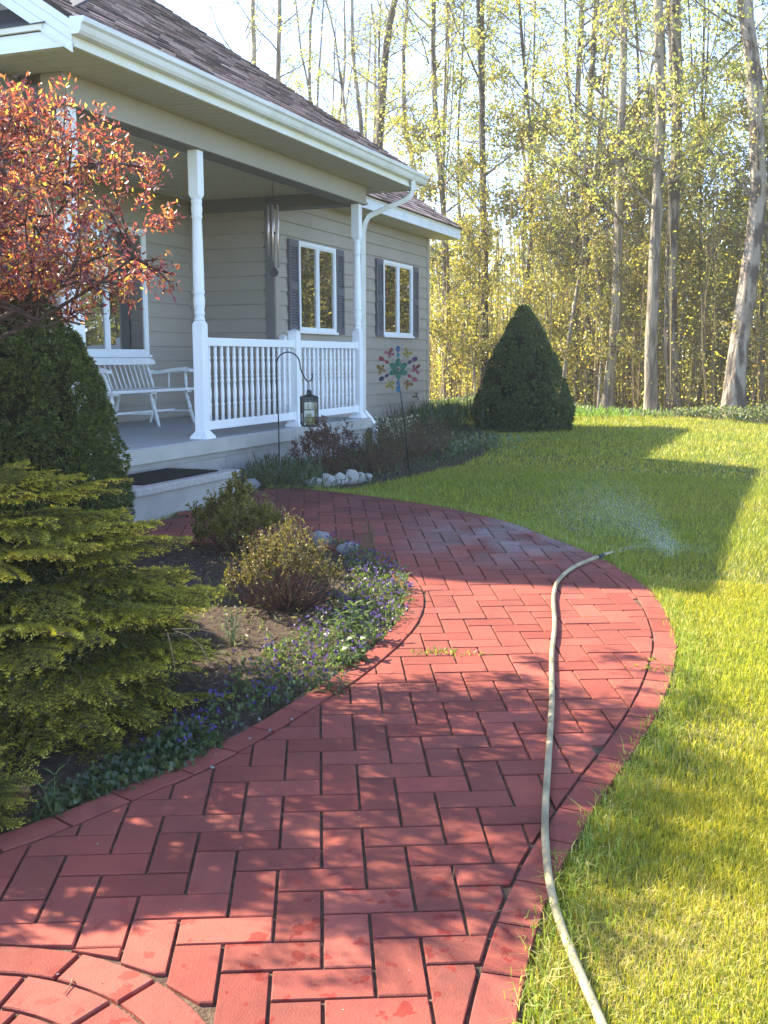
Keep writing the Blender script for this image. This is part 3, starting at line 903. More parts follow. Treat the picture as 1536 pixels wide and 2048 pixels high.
def shutter(x0, x1, z0, z1, y):
    s = thing('shutter', None, None, ((x0 + x1) / 2, y, z0)); s.parent = house; s.location = Vector(s.location) - Vector(house.location)
    f0, f1 = y - .046, y - .016; w = .038; zm = z0 + (z1 - z0) * .50
    b = B()
    b.box(x0, x0 + w, f0, f1, z0, z1); b.box(x1 - w, x1, f0, f1, z0, z1)
    for a, c in ((z0, z0 + .075), (zm - .045, zm + .045), (z1 - .085, z1)): b.box(x0 + w, x1 - w, f0, f1, a, c)
    b.box(x0 + w, x1 - w, f1 - .006, f1 - .002, z0 + .075, z1 - .085)
    # arched top of the louvre field
    xm = (x0 + x1) / 2; hw = (x1 - x0) / 2 - w
    pts = [(xm - hw, z1 - .0851)] + [(xm - hw * math.cos(t), z1 - .115 + .028 * math.sin(t)) for t in np.linspace(0, math.pi, 9)] + [(xm + hw, z1 - .0851)]
    b.build('shutter_frame', M_shut, s)
    for a, c in ((z0 + .075, zm - .045), (zm + .045, z1 - .085)):
        n = int((c - a) / .032)
        for k in range(n):
            z = a + (k + .5) * (c - a) / n
            q = B(); q.prism([(f0 + .004, z - .012), (f0 + .008, z - .016), (f1 - .006, z + .010), (f1 - .010, z + .014)], 'x', x0 + w + .0005, x1 - w - .0005)
            q.build('slat', M_shut, s)
window(12.49, 13.62, .335, 1.445, YW)
window(15.36, 16.63, .335, 1.445, YW)
window(9.28, 10.82, .045, 1.45, YB, fw=.055, shut=False)
# garden tap on the wing wall
tp = on(833, 793, y=5.93)
t = thing('wall_tap', None, None, tuple(tp)); t.parent = house; t.location = Vector(tp) - Vector(house.location)
b = B(); b.tube([(tp.x, YW - .012, tp.z), (tp.x, YW - .08, tp.z), (tp.x - .01, YW - .10, tp.z - .05)], .012, 8); b.lathe([(.03, 0), (.03, .006)], (tp.x, YW - .02, tp.z - .003), 10)
b.build('spout', mat('brass_dull', (.12, .10, .07), .5, .4, .6), t)
b = B(); b.tube([(tp.x, YW - .07, tp.z + .01), (tp.x, YW - .07, tp.z + .05)], .006, 6); b.tube([(tp.x - .04, YW - .07, tp.z + .052), (tp.x + .04, YW - .07, tp.z + .052)], .009, 6); b.tube([(tp.x, YW - .07 - .03, tp.z + .052), (tp.x, YW - .07 + .03, tp.z + .052)], .009, 6)
b.build('handle', mat('tap_black', (.03, .03, .03), .5, .4), t)

# ------------------------------------------------------------------ bench on the porch
be = thing('porch_bench', 'white spindle back bench with turned legs beneath the porch window', 'bench', (9.8, 6.5, ZF))
X0, X1, YFR, YBK, ZS = 8.95, 10.42, 6.30, 6.74, -.305
b = B(); b.box(X0 - .02, X1 + .02, YFR - .05, YBK + .03, ZS - .018, ZS + .014); b.build('seat', M_paint, be, bev=.008)
def turned(b, p0, p1, r=.019):
    p0 = Vector(p0); p1 = Vector(p1); d = p1 - p0
    T = [0, .10, .18, .20, .24, .27, .40, .44, .46, .5, .53, .7, .9, 1]
    Rr = [.7, .8, .95, 1.25, 1.25, .8, 1.2, 1.0, 1.35, 1.35, .85, 1.15, .8, .65]
    b.tube([p0 + d * t for t in T], [r * k for k in Rr], 8)
for xl in (X0 + .07, X1 - .74, X1 - .05):
    for (ys, yf, sx) in ((YFR + .03, YFR - .03, 1), (YBK - .05, YBK + .02, 1)):
        dx = .07 if xl > X0 + .3 else -.07
        if ys > 6.5: dx *= -.6
        b = B(); turned(b, (xl, ys, ZS - .02), (xl + dx, yf, ZF)); b.build('leg', M_paint, be)
    b = B(); b.box(xl - .05, xl + .05, YFR - .02, YBK + .01, ZS - .036, ZS - .019); b.build('seat_batten', M_paint, be)
b = B(); b.bar((X0 + .05, 6.48, ZF + .15), (X1 - .05, 6.48, ZF + .15), .03, .02)
b.bar((X1 - .80, 6.28, ZF + .14), (X1 - .80, 6.70, ZF + .14), .02, .02); b.bar((X1 - .05, 6.28, ZF + .14), (X1 - .08, 6.70, ZF + .14), .02, .02); b.build('stretcher', M_paint, be)
TR = .015
b = B(); b.prism([(X0 - .03, -.045), (X1 + .12, -.045), (X1 + .125, -.015), (X1 + .09, .012), (X1 - .02, .028), (X0 + .02, .028), (X0 - .02, .012)], 'y', 6.805, 6.835); b.build('top_rail', M_paint, be, bev=.004)
n = 16
for k in range(n + 1):
    t = k / n; xa = X0 + .06 + t * (X1 - X0 - .12)
    b = B()
    if k in (0, n): turned(b, (xa + (.03 if k else -.03), 6.82, -.045), (xa, YBK - .02, ZS + .01), .016)
    else: b.tube([(xa - .02 + .06 * t, 6.82, -.04), (xa, YBK - .02, ZS + .01)], .0085, 6)
    b.build('spindle', M_paint, be)
for s, xa in ((-1, X0 + .02), (1, X1 - .02)):
    pts = [(6.80, -.105), (6.7, -.115), (6.5, -.085), (6.36, -.072), (6.28, -.095), (6.27, -.125), (6.36, -.118), (6.5, -.125), (6.7, -.150), (6.80, -.145)]
    b = B(); b.prism(pts, 'x', xa + s * .03 - .035, xa + s * .03 + .035); b.build('armrest', M_paint, be, bev=.006)
    b = B(); turned(b, (xa + s * .03, 6.36, -.12), (xa - s * .02, 6.32, ZS + .01), .015); b.build('arm_post', M_paint, be)
    b = B(); b.tube([(xa + s * .02, 6.56, -.135), (xa, 6.55, ZS + .01)], .009, 6); b.build('arm_spindle', M_paint, be)

# ------------------------------------------------------------------ door mat
b = B(); b.box(6.55, 7.60, 4.36, 4.83, -.8715, -.860)
me_ = tag(b.build('doormat', mat('rubber_mat', (.018, .018, .02), .95, .1, var=.4, vscale=120, bump=1, bscale=220), bev=.004), 'black bristle doormat lying on the low front step', 'doormat')

# ------------------------------------------------------------------ wind chime
cx, cy = 10.60, 5.35
wc = thing('wind_chime', 'large wind chime with pinkish metal tubes hanging from the porch ceiling', 'wind chime', (cx, cy, 1.60))
M_cw = mat('chime_wood', (.035, .03, .035), .5, .3, var=.2); M_ct = mat('chime_tube', (.62, .50, .45), .35, .5, .75)
M_str = mat('chime_cord', (.02, .02, .02), .9, .1)
b = B(); b.tube([(cx, cy, 1.892), (cx, cy, 1.66)], .0022, 5)
for k in range(3):
    a = k * 2.1; b.tube([(cx, cy, 1.78), (cx + .06 * math.cos(a), cy + .06 * math.sin(a), 1.66)], .0012, 4)
b.tube([(cx, cy, 1.64), (cx, cy, .98)], .0015, 4); b.build('cord', M_str, wc)
b = B(); b.lathe([(.078, 0), (.084, .006), (.084, .018), (.078, .024)], (cx, cy, 1.635), 24)
d_ = b.build('top_disc', M_cw, wc)
b = B(); b.tube([(cx, cy, 1.895), (cx, cy, 1.85)], .005, 6); b.build('ceiling_hook', M_str, wc)
for k, L in enumerate((.42, .47, .52, .58, .64, .40)):
    a = k * math.pi / 3 + .35; x, y = cx + .058 * math.cos(a), cy + .058 * math.sin(a)
    b = B(); b.tube([(x, y, 1.60), (x, y, 1.60 - L)], .0092, 10); b.build('chime_tube', M_ct, wc)
b = B(); b.lathe([(.012, 0), (.026, .008), (.026, .02), (.02, .026)], (cx, cy, 1.30), 14); b.build('striker', M_cw, wc)
b = B()
r_ = Vector((.36, -.93, 0)).normalized()
pts = []
for t in np.linspace(0, 2 * math.pi, 20, endpoint=False):
    rr = .048 * (1 + .0 * math.cos(t)); px = rr * math.sin(t); pz = -rr * math.cos(t) * 1.05
    if pz > 0: px *= 1 - (pz / .05) * .75; pz *= 1.3
    pts.append((px, pz))
V = [(cx + r_.x * p[0] + d * r_.y * -1, cy + r_.y * p[0] + d * r_.x, .915 + p[1]) for d in (-.004, .004) for p in pts]; n = len(pts)
b.add(V, [tuple(range(n)), tuple(reversed(range(n, 2 * n)))] + [(i, n + i, n + (i + 1) % n, (i + 1) % n) for i in range(n)])
b.build('wind_sail', M_cw, wc)

# ------------------------------------------------------------------ shepherd hook with lantern
M_iron = mat('black_iron', (.025, .03, .032), .45, .4, .3, var=.2, vscale=20)
hb = Vector((9.28, 4.665, -1.07))
hr = Vector((.30, -.95, 0)).normalized()
sh = thing('shepherd_hook', 'thin dark iron shepherd hook arched in front of the porch railing', 'garden hook', tuple(hb))
P = [hb + Vector((0, 0, -.2)), hb, hb + Vector((0, 0, .5)), hb - hr * .012 + Vector((0, 0, .95))]
for t in np.linspace(0, 1, 12):
    a = math.pi * (1 - t); P.append(hb + hr * (.10 + .115 * math.cos(a)) + Vector((0, 0, .985 + .155 * math.sin(a) ** .8)) - (Vector((0, 0, .0))))
base_r = P[-1]
P += [hb + hr * .245 + Vector((0, 0, .915)), hb + hr * .268 + Vector((0, 0, .880)), hb + hr * .292 + Vector((0, 0, .868)), hb + hr * .318 + Vector((0, 0, .88)), hb + hr * .326 + Vector((0, 0, .92)), hb + hr * .322 + Vector((0, 0, .945))]
b = B(); b.tube(P, .0065, 8); b.build('hook_rod', M_iron, sh)
hk = hb + hr * .292 + Vector((0, 0, .864))
la = thing('lantern', 'black metal candle lantern with glass panes hanging on the iron hook', 'lantern', (hk.x, hk.y, hk.z - .42))
LM = Matrix.Rotation(.62, 4, 'Z'); LM.translation = Vector((hk.x, hk.y, hk.z - .415))
b = B()
for k in range(12):
    pass
hp = [Vector((-.05, 0, .285)), Vector((-.052, 0, .36)), Vector((-.035, 0, .395)), Vector((0, 0, .412)), Vector((.035, 0, .395)), Vector((.052, 0, .36)), Vector((.05, 0, .285))]
b.tube([LM @ p for p in hp], .0025, 6); b.build('handle', M_iron, la)
h = .068
b = B(); b.box(-h, h, -h, h, 0, .014, M=LM); b.build('base_tray', M_iron, la)
for sx in (-1, 1):
    for sy in (-1, 1):
        b = B(); b.box(sx * h - .006, sx * h + .006, sy * h - .006, sy * h + .006, .014, .27, M=LM); b.build('corner_bar', M_iron, la)
b = B(); b.box(-h - .008, h + .008, -h - .008, h + .008, .270, .278, M=LM)
for s in range(9):
    for q, (ax) in enumerate(((0), (1))):
        for sg in (-1, 1):
            u = -h + .012 + s * .0141
            if ax == 0: b.box(u - .004, u + .004, sg * h - .004, sg * h + .004, .240, .270, M=LM)
            else: b.box(sg * h - .004, sg * h + .004, u - .004, u + .004, .240, .270, M=LM)
for sg in (-1, 1):
    for z in (.085, .155, .232):
        w_ = .002 if z < .2 else .004
        b.box(-h, h, sg * h - .002, sg * h + .002, z - w_, z + w_, M=LM); b.box(sg * h - .002, sg * h + .002, -h, h, z - w_, z + w_, M=LM)
b.build('cage', M_iron, la)
b = B()
def sq(hh, z): return [LM @ Vector(v) for v in ((-hh, -hh, z), (hh, -hh, z), (hh, hh, z), (-hh, hh, z))]
V = sq(h + .006, .2785) + sq(.022, .300) + sq(.020, .335) + sq(.010, .342)
b.add(V, [(i * 4 + k, i * 4 + (k + 1) % 4, (i + 1) * 4 + (k + 1) % 4, (i + 1) * 4 + k) for i in range(3) for k in range(4)] + [(12, 13, 14, 15), (3, 2, 1, 0)]); b.build('cap', M_iron, la)
mg = bpy.data.materials.new('clear_glass'); mg.use_nodes = True
gn = mg.node_tree; gn.nodes.clear()
ga = gn.nodes.new('ShaderNodeBsdfTransparent'); gg = gn.nodes.new('ShaderNodeBsdfGlossy'); gg.inputs['Roughness'].default_value = .05
ga.inputs['Color'].default_value = (.86, .88, .88, 1)
gf = gn.nodes.new('ShaderNodeFresnel'); gf.inputs['IOR'].default_value = 1.6; gm = gn.nodes.new('ShaderNodeMixShader'); go = gn.nodes.new('ShaderNodeOutputMaterial')
gn.links.new(gf.outputs[0], gm.inputs[0]); gn.links.new(ga.outputs[0], gm.inputs[1]); gn.links.new(gg.outputs[0], gm.inputs[2]); gn.links.new(gm.outputs[0], go.inputs['Surface'])
for sg in (-1, 1):
    b = B(); b.box(-h + .007, h - .007, sg * h - .001, sg * h + .001, .016, .238, M=LM); b.build('pane', mg, la)
    b = B(); b.box(sg * h - .001, sg * h + .001, -h + .007, h - .007, .016, .238, M=LM); b.build('pane', mg, la)
b = B(); cc = LM @ Vector((0, 0, .0145)); b.lathe([(.028, 0), (.028, .10), (.024, .105)], tuple(cc), 14); b.tube([cc + Vector((0, 0, .10)), cc + Vector((0, 0, .118))], .0015, 4)
b.build('candle', mat('wax', (.55, .52, .42), .5, .3), la)

# ------------------------------------------------------------------ flower and butterfly wind spinner
sb = gp(823, 955); sb.z = GZ(sb.x, sb.y)
hd = on(796, 738, y=sb.y)
ws = thing('wind_spinner', 'multicoloured metal flower and butterfly wind spinner on a leaning dark stake', 'garden ornament', tuple(sb))
b = B(); b.tube([sb - Vector((0, 0, .2)), sb + (hd - sb) * .55, hd + Vector((.03, .02, -.01))], [.0075, .0075, .005], 8); b.build('stake', M_iron, ws)
fn = Vector((-.80, -.60, .05)).normalized()            # the disc faces the path
fu = Vector((0, 0, 1)); fu = (fu - fn * fu.dot(fn)).normalized(); fr = fu.cross(fn)
def cm(n_, c): return mat('enamel_' + n_, tuple(v * .5 for v in c), .5, .25, 0, var=.25, vscale=30)
C_green, C_blue, C_red, C_purp, C_teal, C_navy, C_pink = cm('green', (.03, .16, .10)), cm('blue', (.06, .14, .28)), cm('red', (.28, .035, .05)), cm('purple', (.07, .035, .10)), cm('teal', (.02, .20, .32)), cm('navy', (.03, .03, .09)), cm('pink', (.34, .05, .10))
C_or, C_ye = cm('orange', (.36, .17, .05)), cm('yellow', (.40, .34, .06))
def fp(a, r, o=0.0): return hd + fr * (r * math.sin(a)) + fu * (r * math.cos(a)) + fn * o
def oval(a, r, l, w, m, name, o=.004):
    c = fp(a, r, o); ud = (fr * math.sin(a) + fu * math.cos(a)); rd = fr * math.cos(a) - fu * math.sin(a)
    V = [];n = 14
    for d in (0, .0015):
        for k in range(n):
            t = 2 * math.pi * k / n; V.append(c + ud * l * math.cos(t) + rd * w * math.sin(t) + fn * (d + .004 * math.cos(t * 2)))
    b = B(); b.add(V, [tuple(range(n)), tuple(reversed(range(n, 2 * n)))] + [(i, n + i, n + (i + 1) % n, (i + 1) % n) for i in range(n)])
    b.build(name, m, ws)
def wing(b, c, ud, rd, pts, m=0):
    n = len(pts); V = [c + ud * p[1] + rd * p[0] + fn * (abs(p[0]) * .5 + d) for d in (0, .0015) for p in pts]
    b.add(V, [tuple(range(n)), tuple(reversed(range(n, 2 * n)))] + [(i, n + i, n + (i + 1) % n, (i + 1) % n) for i in range(n)], m=m)
arms = B()
for k in range(12):
    arms.tube([fp(k * math.pi / 6, .02), fp(k * math.pi / 6, .19 if k % 2 else .17)], .0018, 5)
arms.build('spokes', M_iron, ws)
for k in range(6): oval(k * math.pi / 3, .055, .038, .025, C_green, 'petal', .008)
for k, (m1, m2) in enumerate(((C_blue, C_teal), (C_purp, C_navy), (C_pink, C_red), (C_teal, C_blue), (C_navy, C_purp), (C_red, C_red))):
    a = k * math.pi / 3 + .02
    oval(a, .120, .021, .014, m2, 'disc'); oval(a, .175, .027, .020, m1, 'disc')
for k, m in enumerate((C_ye, C_pink, C_or, C_ye, C_or, C_pink)):
    a = (k + .5) * math.pi / 3; c = fp(a, .155, .006)
    sgn = rng.uniform(-.5, .5); ud = (fr * math.sin(a + sgn) + fu * math.cos(a + sgn)); rd = fr * math.cos(a + sgn) - fu * math.sin(a + sgn)
    b = B()
    for s in (-1, 1):
        wing(b, c, ud, rd, [(0, 0), (s * .012, .030), (s * .034, .042), (s * .044, .030), (s * .036, .010), (s * .012, -.002)])
        wing(b, c, ud, rd, [(0, -.002), (s * .014, -.006), (s * .032, -.010), (s * .030, -.028), (s * .016, -.034), (s * .004, -.014)])
        wing(b, c + fn * .003, ud, rd, [(s * .012, .010), (s * .020, .028), (s * .030, .030), (s * .026, .014)], 1)
    b.tube([c - ud * .02, c + ud * .02], .003, 5, m=2)
    b.build('butterfly', [m, C_or if m is not C_or else C_ye, M_iron], ws)
b = B(); b.tube([hd - fn * .02, hd + fn * .02], .010, 10); b.build('hub', M_iron, ws)

# ================================================================== PLANTS ROUND THE HOUSE
M_bark = mat('twig_bark', (.10, .075, .06), .85, .15, var=.3, vscale=30, bump=.5, bscale=80)
M_barkred = mat('reddish_twig', (.12, .065, .05), .85, .15, var=.3, vscale=30)
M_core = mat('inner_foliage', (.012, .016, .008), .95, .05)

def shell(rad, H, n, lumps, lump_r, seed, taper=1.0, base=.0):
    """points + outward normals on a lumpy cone/egg (radius rad, height H, base at z=0)"""
    r = np.random.default_rng(seed)
    # lumps sit on the cone surface
    t = r.uniform(0, 1, lumps) ** 1.3; a = r.uniform(0, 2 * math.pi, lumps)
    def prof(t): return rad * (1 - t ** taper) ** .8 * (1 - .22 * np.clip(.22 - t, 0, 1) / .22)
    R = prof(t) * .90
    C = np.stack([R * np.cos(a), R * np.sin(a), t * H * .97], 1)
    rr = lump_r * r.uniform(.7, 1.25, lumps) * (1 - .55 * t)
    k = r.integers(0, lumps, n)
    d = unit(r.normal(size=(n, 3)) + .9 * np.c_[np.cos(a[k]), np.sin(a[k]), np.full(n, .35)])
    P = C[k] + d * rr[k][:, None] * np.array([1, 1, 1.15])
    # drop points buried inside
    tt = np.clip(P[:, 2] / H, 0, 1); rp = np.hypot(P[:, 0], P[:, 1])
    keep = (rp > prof(tt) * .80) | (tt > .93)
    keep &= P[:, 2] > base
    return P[keep], d[keep]
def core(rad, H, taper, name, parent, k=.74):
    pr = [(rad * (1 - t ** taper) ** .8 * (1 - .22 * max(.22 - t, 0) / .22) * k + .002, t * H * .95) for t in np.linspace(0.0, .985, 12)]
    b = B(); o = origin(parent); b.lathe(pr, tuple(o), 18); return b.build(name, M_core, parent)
def dense_evergreen(name, label, cat_, loc, rad, H, n, lumps, lump_r, L, W, per, cols, seed, taper=1.15, group=None):
    e = thing(name, label, cat_, loc, group)
    P, D = shell(rad, H, n, lumps, lump_r, seed, taper)
    pp = np.repeat(P, per, 0); dd = unit(np.repeat(D, per, 0) + .75 * rng.normal(size=(len(P) * per, 3)))
    v, q = leaves(pp - dd * L * .2, dd, rng.uniform(.7, 1.3, len(pp)) * L, W)
    base = np.repeat(pick(len(P), cols, j=.42), per, 0)
    t = np.repeat(base, 4, 0); t[2::4] *= 2.0                        # needle tips coloured brighter than their bases
    tag(link('foliage', npmesh('foliage', v, q, M_needle, t), e), kind='stuff')
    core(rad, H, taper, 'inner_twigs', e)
    b = B(); b.tube([Vector(loc) - Vector((0, 0, .25)), Vector(loc) + Vector((0, 0, H * .5))], [rad * .09, rad * .04], 8); b.build('trunk', M_bark, e)
    return e
GREENS = [(.020, .038, .010), (.028, .050, .012), (.016, .030, .010), (.040, .062, .014)]
zc = GZ(16.0, 4.15)
dense_evergreen('conical_spruce', 'dense dark green cone shaped spruce standing alone past the end of the house', 'evergreen shrub', (16.14, 4.03, zc - .03), .79, 1.86, 22000, 420, .12, .05, .011, 5, [(.050, .085, .026), (.066, .105, .032), (.032, .056, .019)], 21, 1.25)
yw = (5.25, 4.42)
dense_evergreen('yew', 'large dark green yew mounded against the porch beside the front step', 'evergreen shrub', (yw[0], yw[1], GZ(*yw) - .02), .66, 1.80, 38000, 460, .14, .030, .0075, 6, [(.040, .062, .014), (.058, .082, .018), (.026, .042, .011), (.085, .105, .026)], 22, 2.3)

# ------------------------------------------------------------------ nest spruce made of layered sprays
def spray_mesh(seed, L=.40):
    r = np.random.default_rng(seed)
    parts = []; stems = B(); buds = []
    def twig(p0, d, l, rad, dens=430):
        d = unit(np.array(d, float)); n = max(int(l * dens), 6)
        t = r.uniform(0.02, 1.0, n)
        sag = np.array([0, 0, -1.0])
        P = p0 + d * (t * l)[:, None] + sag * (.22 * l * t ** 2)[:, None]
        a = r.uniform(0, 2 * math.pi, n)
        s = unit(np.cross(d, [0, 0, 1.])); u = np.cross(s, d)
        out = s * np.cos(a)[:, None] + u * (np.abs(np.sin(a)) * .9 - .2)[:, None]
        dd = unit(out + d * r.uniform(.5, 1.0, n)[:, None])
        v, q = leaves(P, dd, r.uniform(.011, .017, n), .0025)
        col = np.array([.19, .19, .027]) * r.uniform(.75, 1.3, (n, 1)) * (1 + 1.5 * t[:, None] ** 3 * np.array([1.2, 1.0, .3]))
        parts.append((v, q, np.repeat(col, 4, 0)))
        pts = [p0 + d * l * k + sag * .22 * l * k ** 2 for k in (0, .5, 1)]
        stems.tube([Vector(p) for p in pts], [rad, rad * .7, rad * .35], 4, cap=False)
        e = pts[2]
        
        if r.random() < .6: buds.append(e + d * .002)
        return lambda k: p0 + d * l * k + sag * .22 * l * k ** 2
    main = twig(np.zeros(3), (1, 0, .30), L, .0035)
    n = 11
    for k in range(n):
        t = .12 + .82 * k / n
        for s in (-1, 1):
            if r.random() < .08: continue
            p = main(t); l = L * (.44 - .30 * t) * r.uniform(.8, 1.2)
            f = twig(p, (r.uniform(.55, .95), s * r.uniform(.6, .95), .12), l, .002)
            if l > .09:
                for s2 in (-1, 1):
                    twig(f(.5), (1.0, s * .5 + s2 * .7, .05), l * .42, .0015)
    v, q, t = cat(parts)
    # buds: little pale octahedra
    bv = []; bq = []
    for i, e in enumerate(buds):
        for k in range(2 if r.random() < .5 else 1):
            c = e + r.normal(0, .003, 3); R = r.uniform(.0018, .0034)
            bv += [c + np.array(d) * R for d in ((1, 0, 0), (0, 1, 0), (-1, 0, 0), (0, -1, 0), (0, 0, 1.3), (0, 0, -1.1))]
    bv = np.array(bv); nb = len(bv) // 6
    tri = np.array([(0, 1, 4), (1, 2, 4), (2, 3, 4), (3, 0, 4), (1, 0, 5), (2, 1, 5), (3, 2, 5), (0, 3, 5)])
    BT = (tri[None] + (np.arange(nb) * 6)[:, None, None]).reshape(-1, 3)
    Q3 = np.vstack([q[:, [0, 1, 2]], q[:, [0, 2, 3]], BT + len(v)])
    V = np.vstack([v, bv]); T = np.vstack([t, np.tile([.62, .54, .12], (len(bv), 1))])
    # stems
    sv = np.array(stems.V); sf = []
    for f in stems.F: sf += [(f[0], f[1], f[2]), (f[0], f[2], f[3])] if len(f) == 4 else []
    Q3 = np.vstack([Q3, np.array(sf) + len(V)]); V = np.vstack([V, sv]); T = np.vstack([T, np.tile([.09, .055, .03], (len(sv), 1))])
    return npmesh('branch', V, Q3, M_needle, T)
SPR = [spray_mesh(40 + k) for k in range(4)]
def nest_spruce(label, c, R, H, tiers, seed, group=None, squash=1.0):
    r = random.Random(seed); z0 = GZ(c[0], c[1])
    e = thing('nest_spruce', label, 'spruce shrub', (c[0], c[1], z0), group)
    for (h, rr, n, el, sc) in tiers:
        for k in range(n):
            a = 2 * math.pi * (k + r.uniform(-.3, .3)) / n
            q = r.uniform(.82, 1.06)
            L = .40 * sc
            r0 = max(rr * R * q - L * .92, .02)
            x, y = c[0] + r0 * math.cos(a), c[1] + r0 * math.sin(a) * squash
            z = z0 + h * H + r.uniform(-.03, .03) * H - .03
            o = inst(SPR[r.randrange(4)], 'branch', e, (x, y, z), (r.uniform(-.2, .2), -(el + r.uniform(-.12, .10)), a + r.uniform(-.28, .28)), sc * r.uniform(.85, 1.15))
    b = B()
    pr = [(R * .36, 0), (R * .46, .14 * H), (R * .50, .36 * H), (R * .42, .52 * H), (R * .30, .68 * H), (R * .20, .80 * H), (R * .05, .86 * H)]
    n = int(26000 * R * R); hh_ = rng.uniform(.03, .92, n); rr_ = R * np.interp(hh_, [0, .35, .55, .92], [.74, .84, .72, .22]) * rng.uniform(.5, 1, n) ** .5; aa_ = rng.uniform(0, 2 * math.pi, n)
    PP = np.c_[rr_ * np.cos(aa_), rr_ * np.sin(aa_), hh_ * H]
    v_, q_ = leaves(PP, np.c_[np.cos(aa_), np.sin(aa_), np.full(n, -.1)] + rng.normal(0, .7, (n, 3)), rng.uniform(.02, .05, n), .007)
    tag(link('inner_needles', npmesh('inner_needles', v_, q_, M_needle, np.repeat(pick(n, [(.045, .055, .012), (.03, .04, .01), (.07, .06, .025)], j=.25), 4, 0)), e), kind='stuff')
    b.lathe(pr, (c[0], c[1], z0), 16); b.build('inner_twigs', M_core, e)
    return e
nest_spruce('broad layered green spruce with yellow bud tips beside the brick path', (3.20, 2.72), .76, .78,
            [(.03, 1.02, 22, -.05, 1.0), (.12, .80, 16, -.15, 1.1), (.20, .92, 24, -.22, 1.1), (.30, 1.0, 32, -.02, 1.15), (.40, .90, 18, -.25, 1.1), (.50, 1.06, 34, .02, 1.15), (.56, .86, 24, -.05, 1.1), (.62, .62, 14, .10, 1.0), (.68, .80, 14, -.25, 1.0), (.80, .84, 26, .02, 1.0), (.84, .62, 18, .05, .95), (.88, .40, 10, .12, .85), (.95, .50, 12, -.15, .8), (1.03, .52, 16, .08, .75), (1.06, .34, 9, .15, .65), (1.08, .15, 5, .3, .5)], 5)
nest_spruce('small low spruce with yellow bud tips cropped by the left picture edge', (2.30, 2.30), .27, .26,
            [(.15, 1.0, 12, .0, .62), (.40, 1.1, 14, .1, .65), (.7, .95, 12, .25, .6), (.95, .5, 8, .6, .5)], 6)
# bare dead twigs poking from the big spruce
ns = [o for o in COL.objects if o.get('label', '').startswith('broad layered')][0]
for (u, v, u2, v2) in ((345, 1258, 440, 1268), (350, 1262, 400, 1290), (335, 1265, 350, 1340), (400, 1290, 420, 1335), (60, 1225, 108, 1252)):
    p = on(u, v, x=3.0); q = on(u2, v2, x=3.0 + .02)
    b = B(); b.tube([p, (p + q) / 2 + Vector((0, 0, .01)), q], [.002, .0017, .001], 4, cap=False)
    b.build('dead_twig', mat('dead_wood', (.30, .20, .12), .8, .2), ns)

# ------------------------------------------------------------------ small twiggy shrubs
def shrub(name, label, c, R, H, stems, per, cols, bark, L, W, seed, cat_='shrub', top=.45, lean=(0, 0), group=None, leafmat_=None, z=None):
    r = np.random.default_rng(seed); z0 = GZ(*c) if z is None else z
    e = thing(name, label, cat_, (c[0], c[1], z0), group)
    b = B(); LP = []; LD = []
    for k in range(stems):
        a = r.uniform(0, 2 * math.pi); q = r.uniform(0, 1) ** .6
        tip = np.array([c[0] + math.cos(a) * R * q + lean[0], c[1] + math.sin(a) * R * q + lean[1], z0 + H * (1 - .45 * q ** 2) * r.uniform(.62, 1.05) * (1 + .22 * math.sin(2 * a + seed) + .12 * math.sin(5 * a + seed * 2))])
        bs = np.array([c[0] + math.cos(a) * R * q * .25, c[1] + math.sin(a) * R * q * .25, z0 - .02])
        mid = (bs + tip) / 2 + r.normal(0, .02, 3); mid[:2] += (mid[:2] - np.array(c)) * .15
        b.tube([Vector(bs), Vector(mid), Vector(tip)], [.0028, .002, .0010], 4, cap=False)
        for s in range(3):
            t = r.uniform(.45, .9); p = mid * (1 - t) + tip * t if t > .5 else bs * (1 - t) + mid * t
            tp2 = p + (unit(r.normal(size=3)) * .5 + np.array([0, 0, .7])) * H * .22
            b.tube([Vector(p), Vector(tp2)], [.0013, .0007], 3, cap=False)
            n = per // 4
            t_ = r.uniform(.2, 1, n)[:, None]; LP.append(p + (tp2 - p) * t_); LD.append(r.normal(size=(n, 3)) + np.array([0, 0, .8]))
        n = per
        t_ = 1 - np.abs(r.normal(0, top * .5, n))[:, None]; t_ = np.clip(t_, .1, 1)
        LP.append(mid + (tip - mid) * t_); LD.append(r.normal(size=(n, 3)) + np.array([0, 0, .9]))
    b.build('stems', bark, e)
    P = np.concatenate(LP); D = np.concatenate(LD)
    v, q = leaves(P, D, r.uniform(.7, 1.3, len(P)) * L, W, .3)
    t = np.repeat(pick(len(P), cols, j=.25), 4, 0)
    tag(link('leaves', npmesh('leaves', v - np.array(origin(e)), q, leafmat_ or M_leaf, t), e), kind='stuff')
    return e
YG = [(.27, .24, .035), (.18, .18, .03), (.36, .30, .05), (.12, .12, .03)]
# foliage meshes above are in world space minus the thing's base, like every other child
shrub('golden_spirea', 'yellow green twiggy spirea shrub nearest the front step', (5.95, 3.28), .30, .38, 150, 60, YG, M_barkred, .020, .011, 31)
shrub('brown_spirea', 'brown twiggy spirea shrub with thin yellow green tips beside the violets', (4.86, 2.42), .33, .40, 220, 24, [(.13, .13, .03), (.18, .16, .035), (.10, .06, .03), (.09, .10, .025)], M_barkred, .016, .008, 32, top=.25)
shrub('red_leaf_shrub', 'small shrub with dark bronze red leaves against the porch foundation', (9.45, 4.25), .36, .50, 70, 16, [(.10, .035, .03), (.14, .06, .045), (.07, .04, .03), (.16, .10, .07)], M_barkred, .034, .014, 33)
shrub('green_brown_shrub', 'low olive twiggy shrub just left of the spinner stake', (9.75, 3.83), .44, .36, 110, 14, [(.07, .085, .025), (.10, .10, .035), (.06, .05, .03)], M_barkred, .020, .009, 34, top=.5)
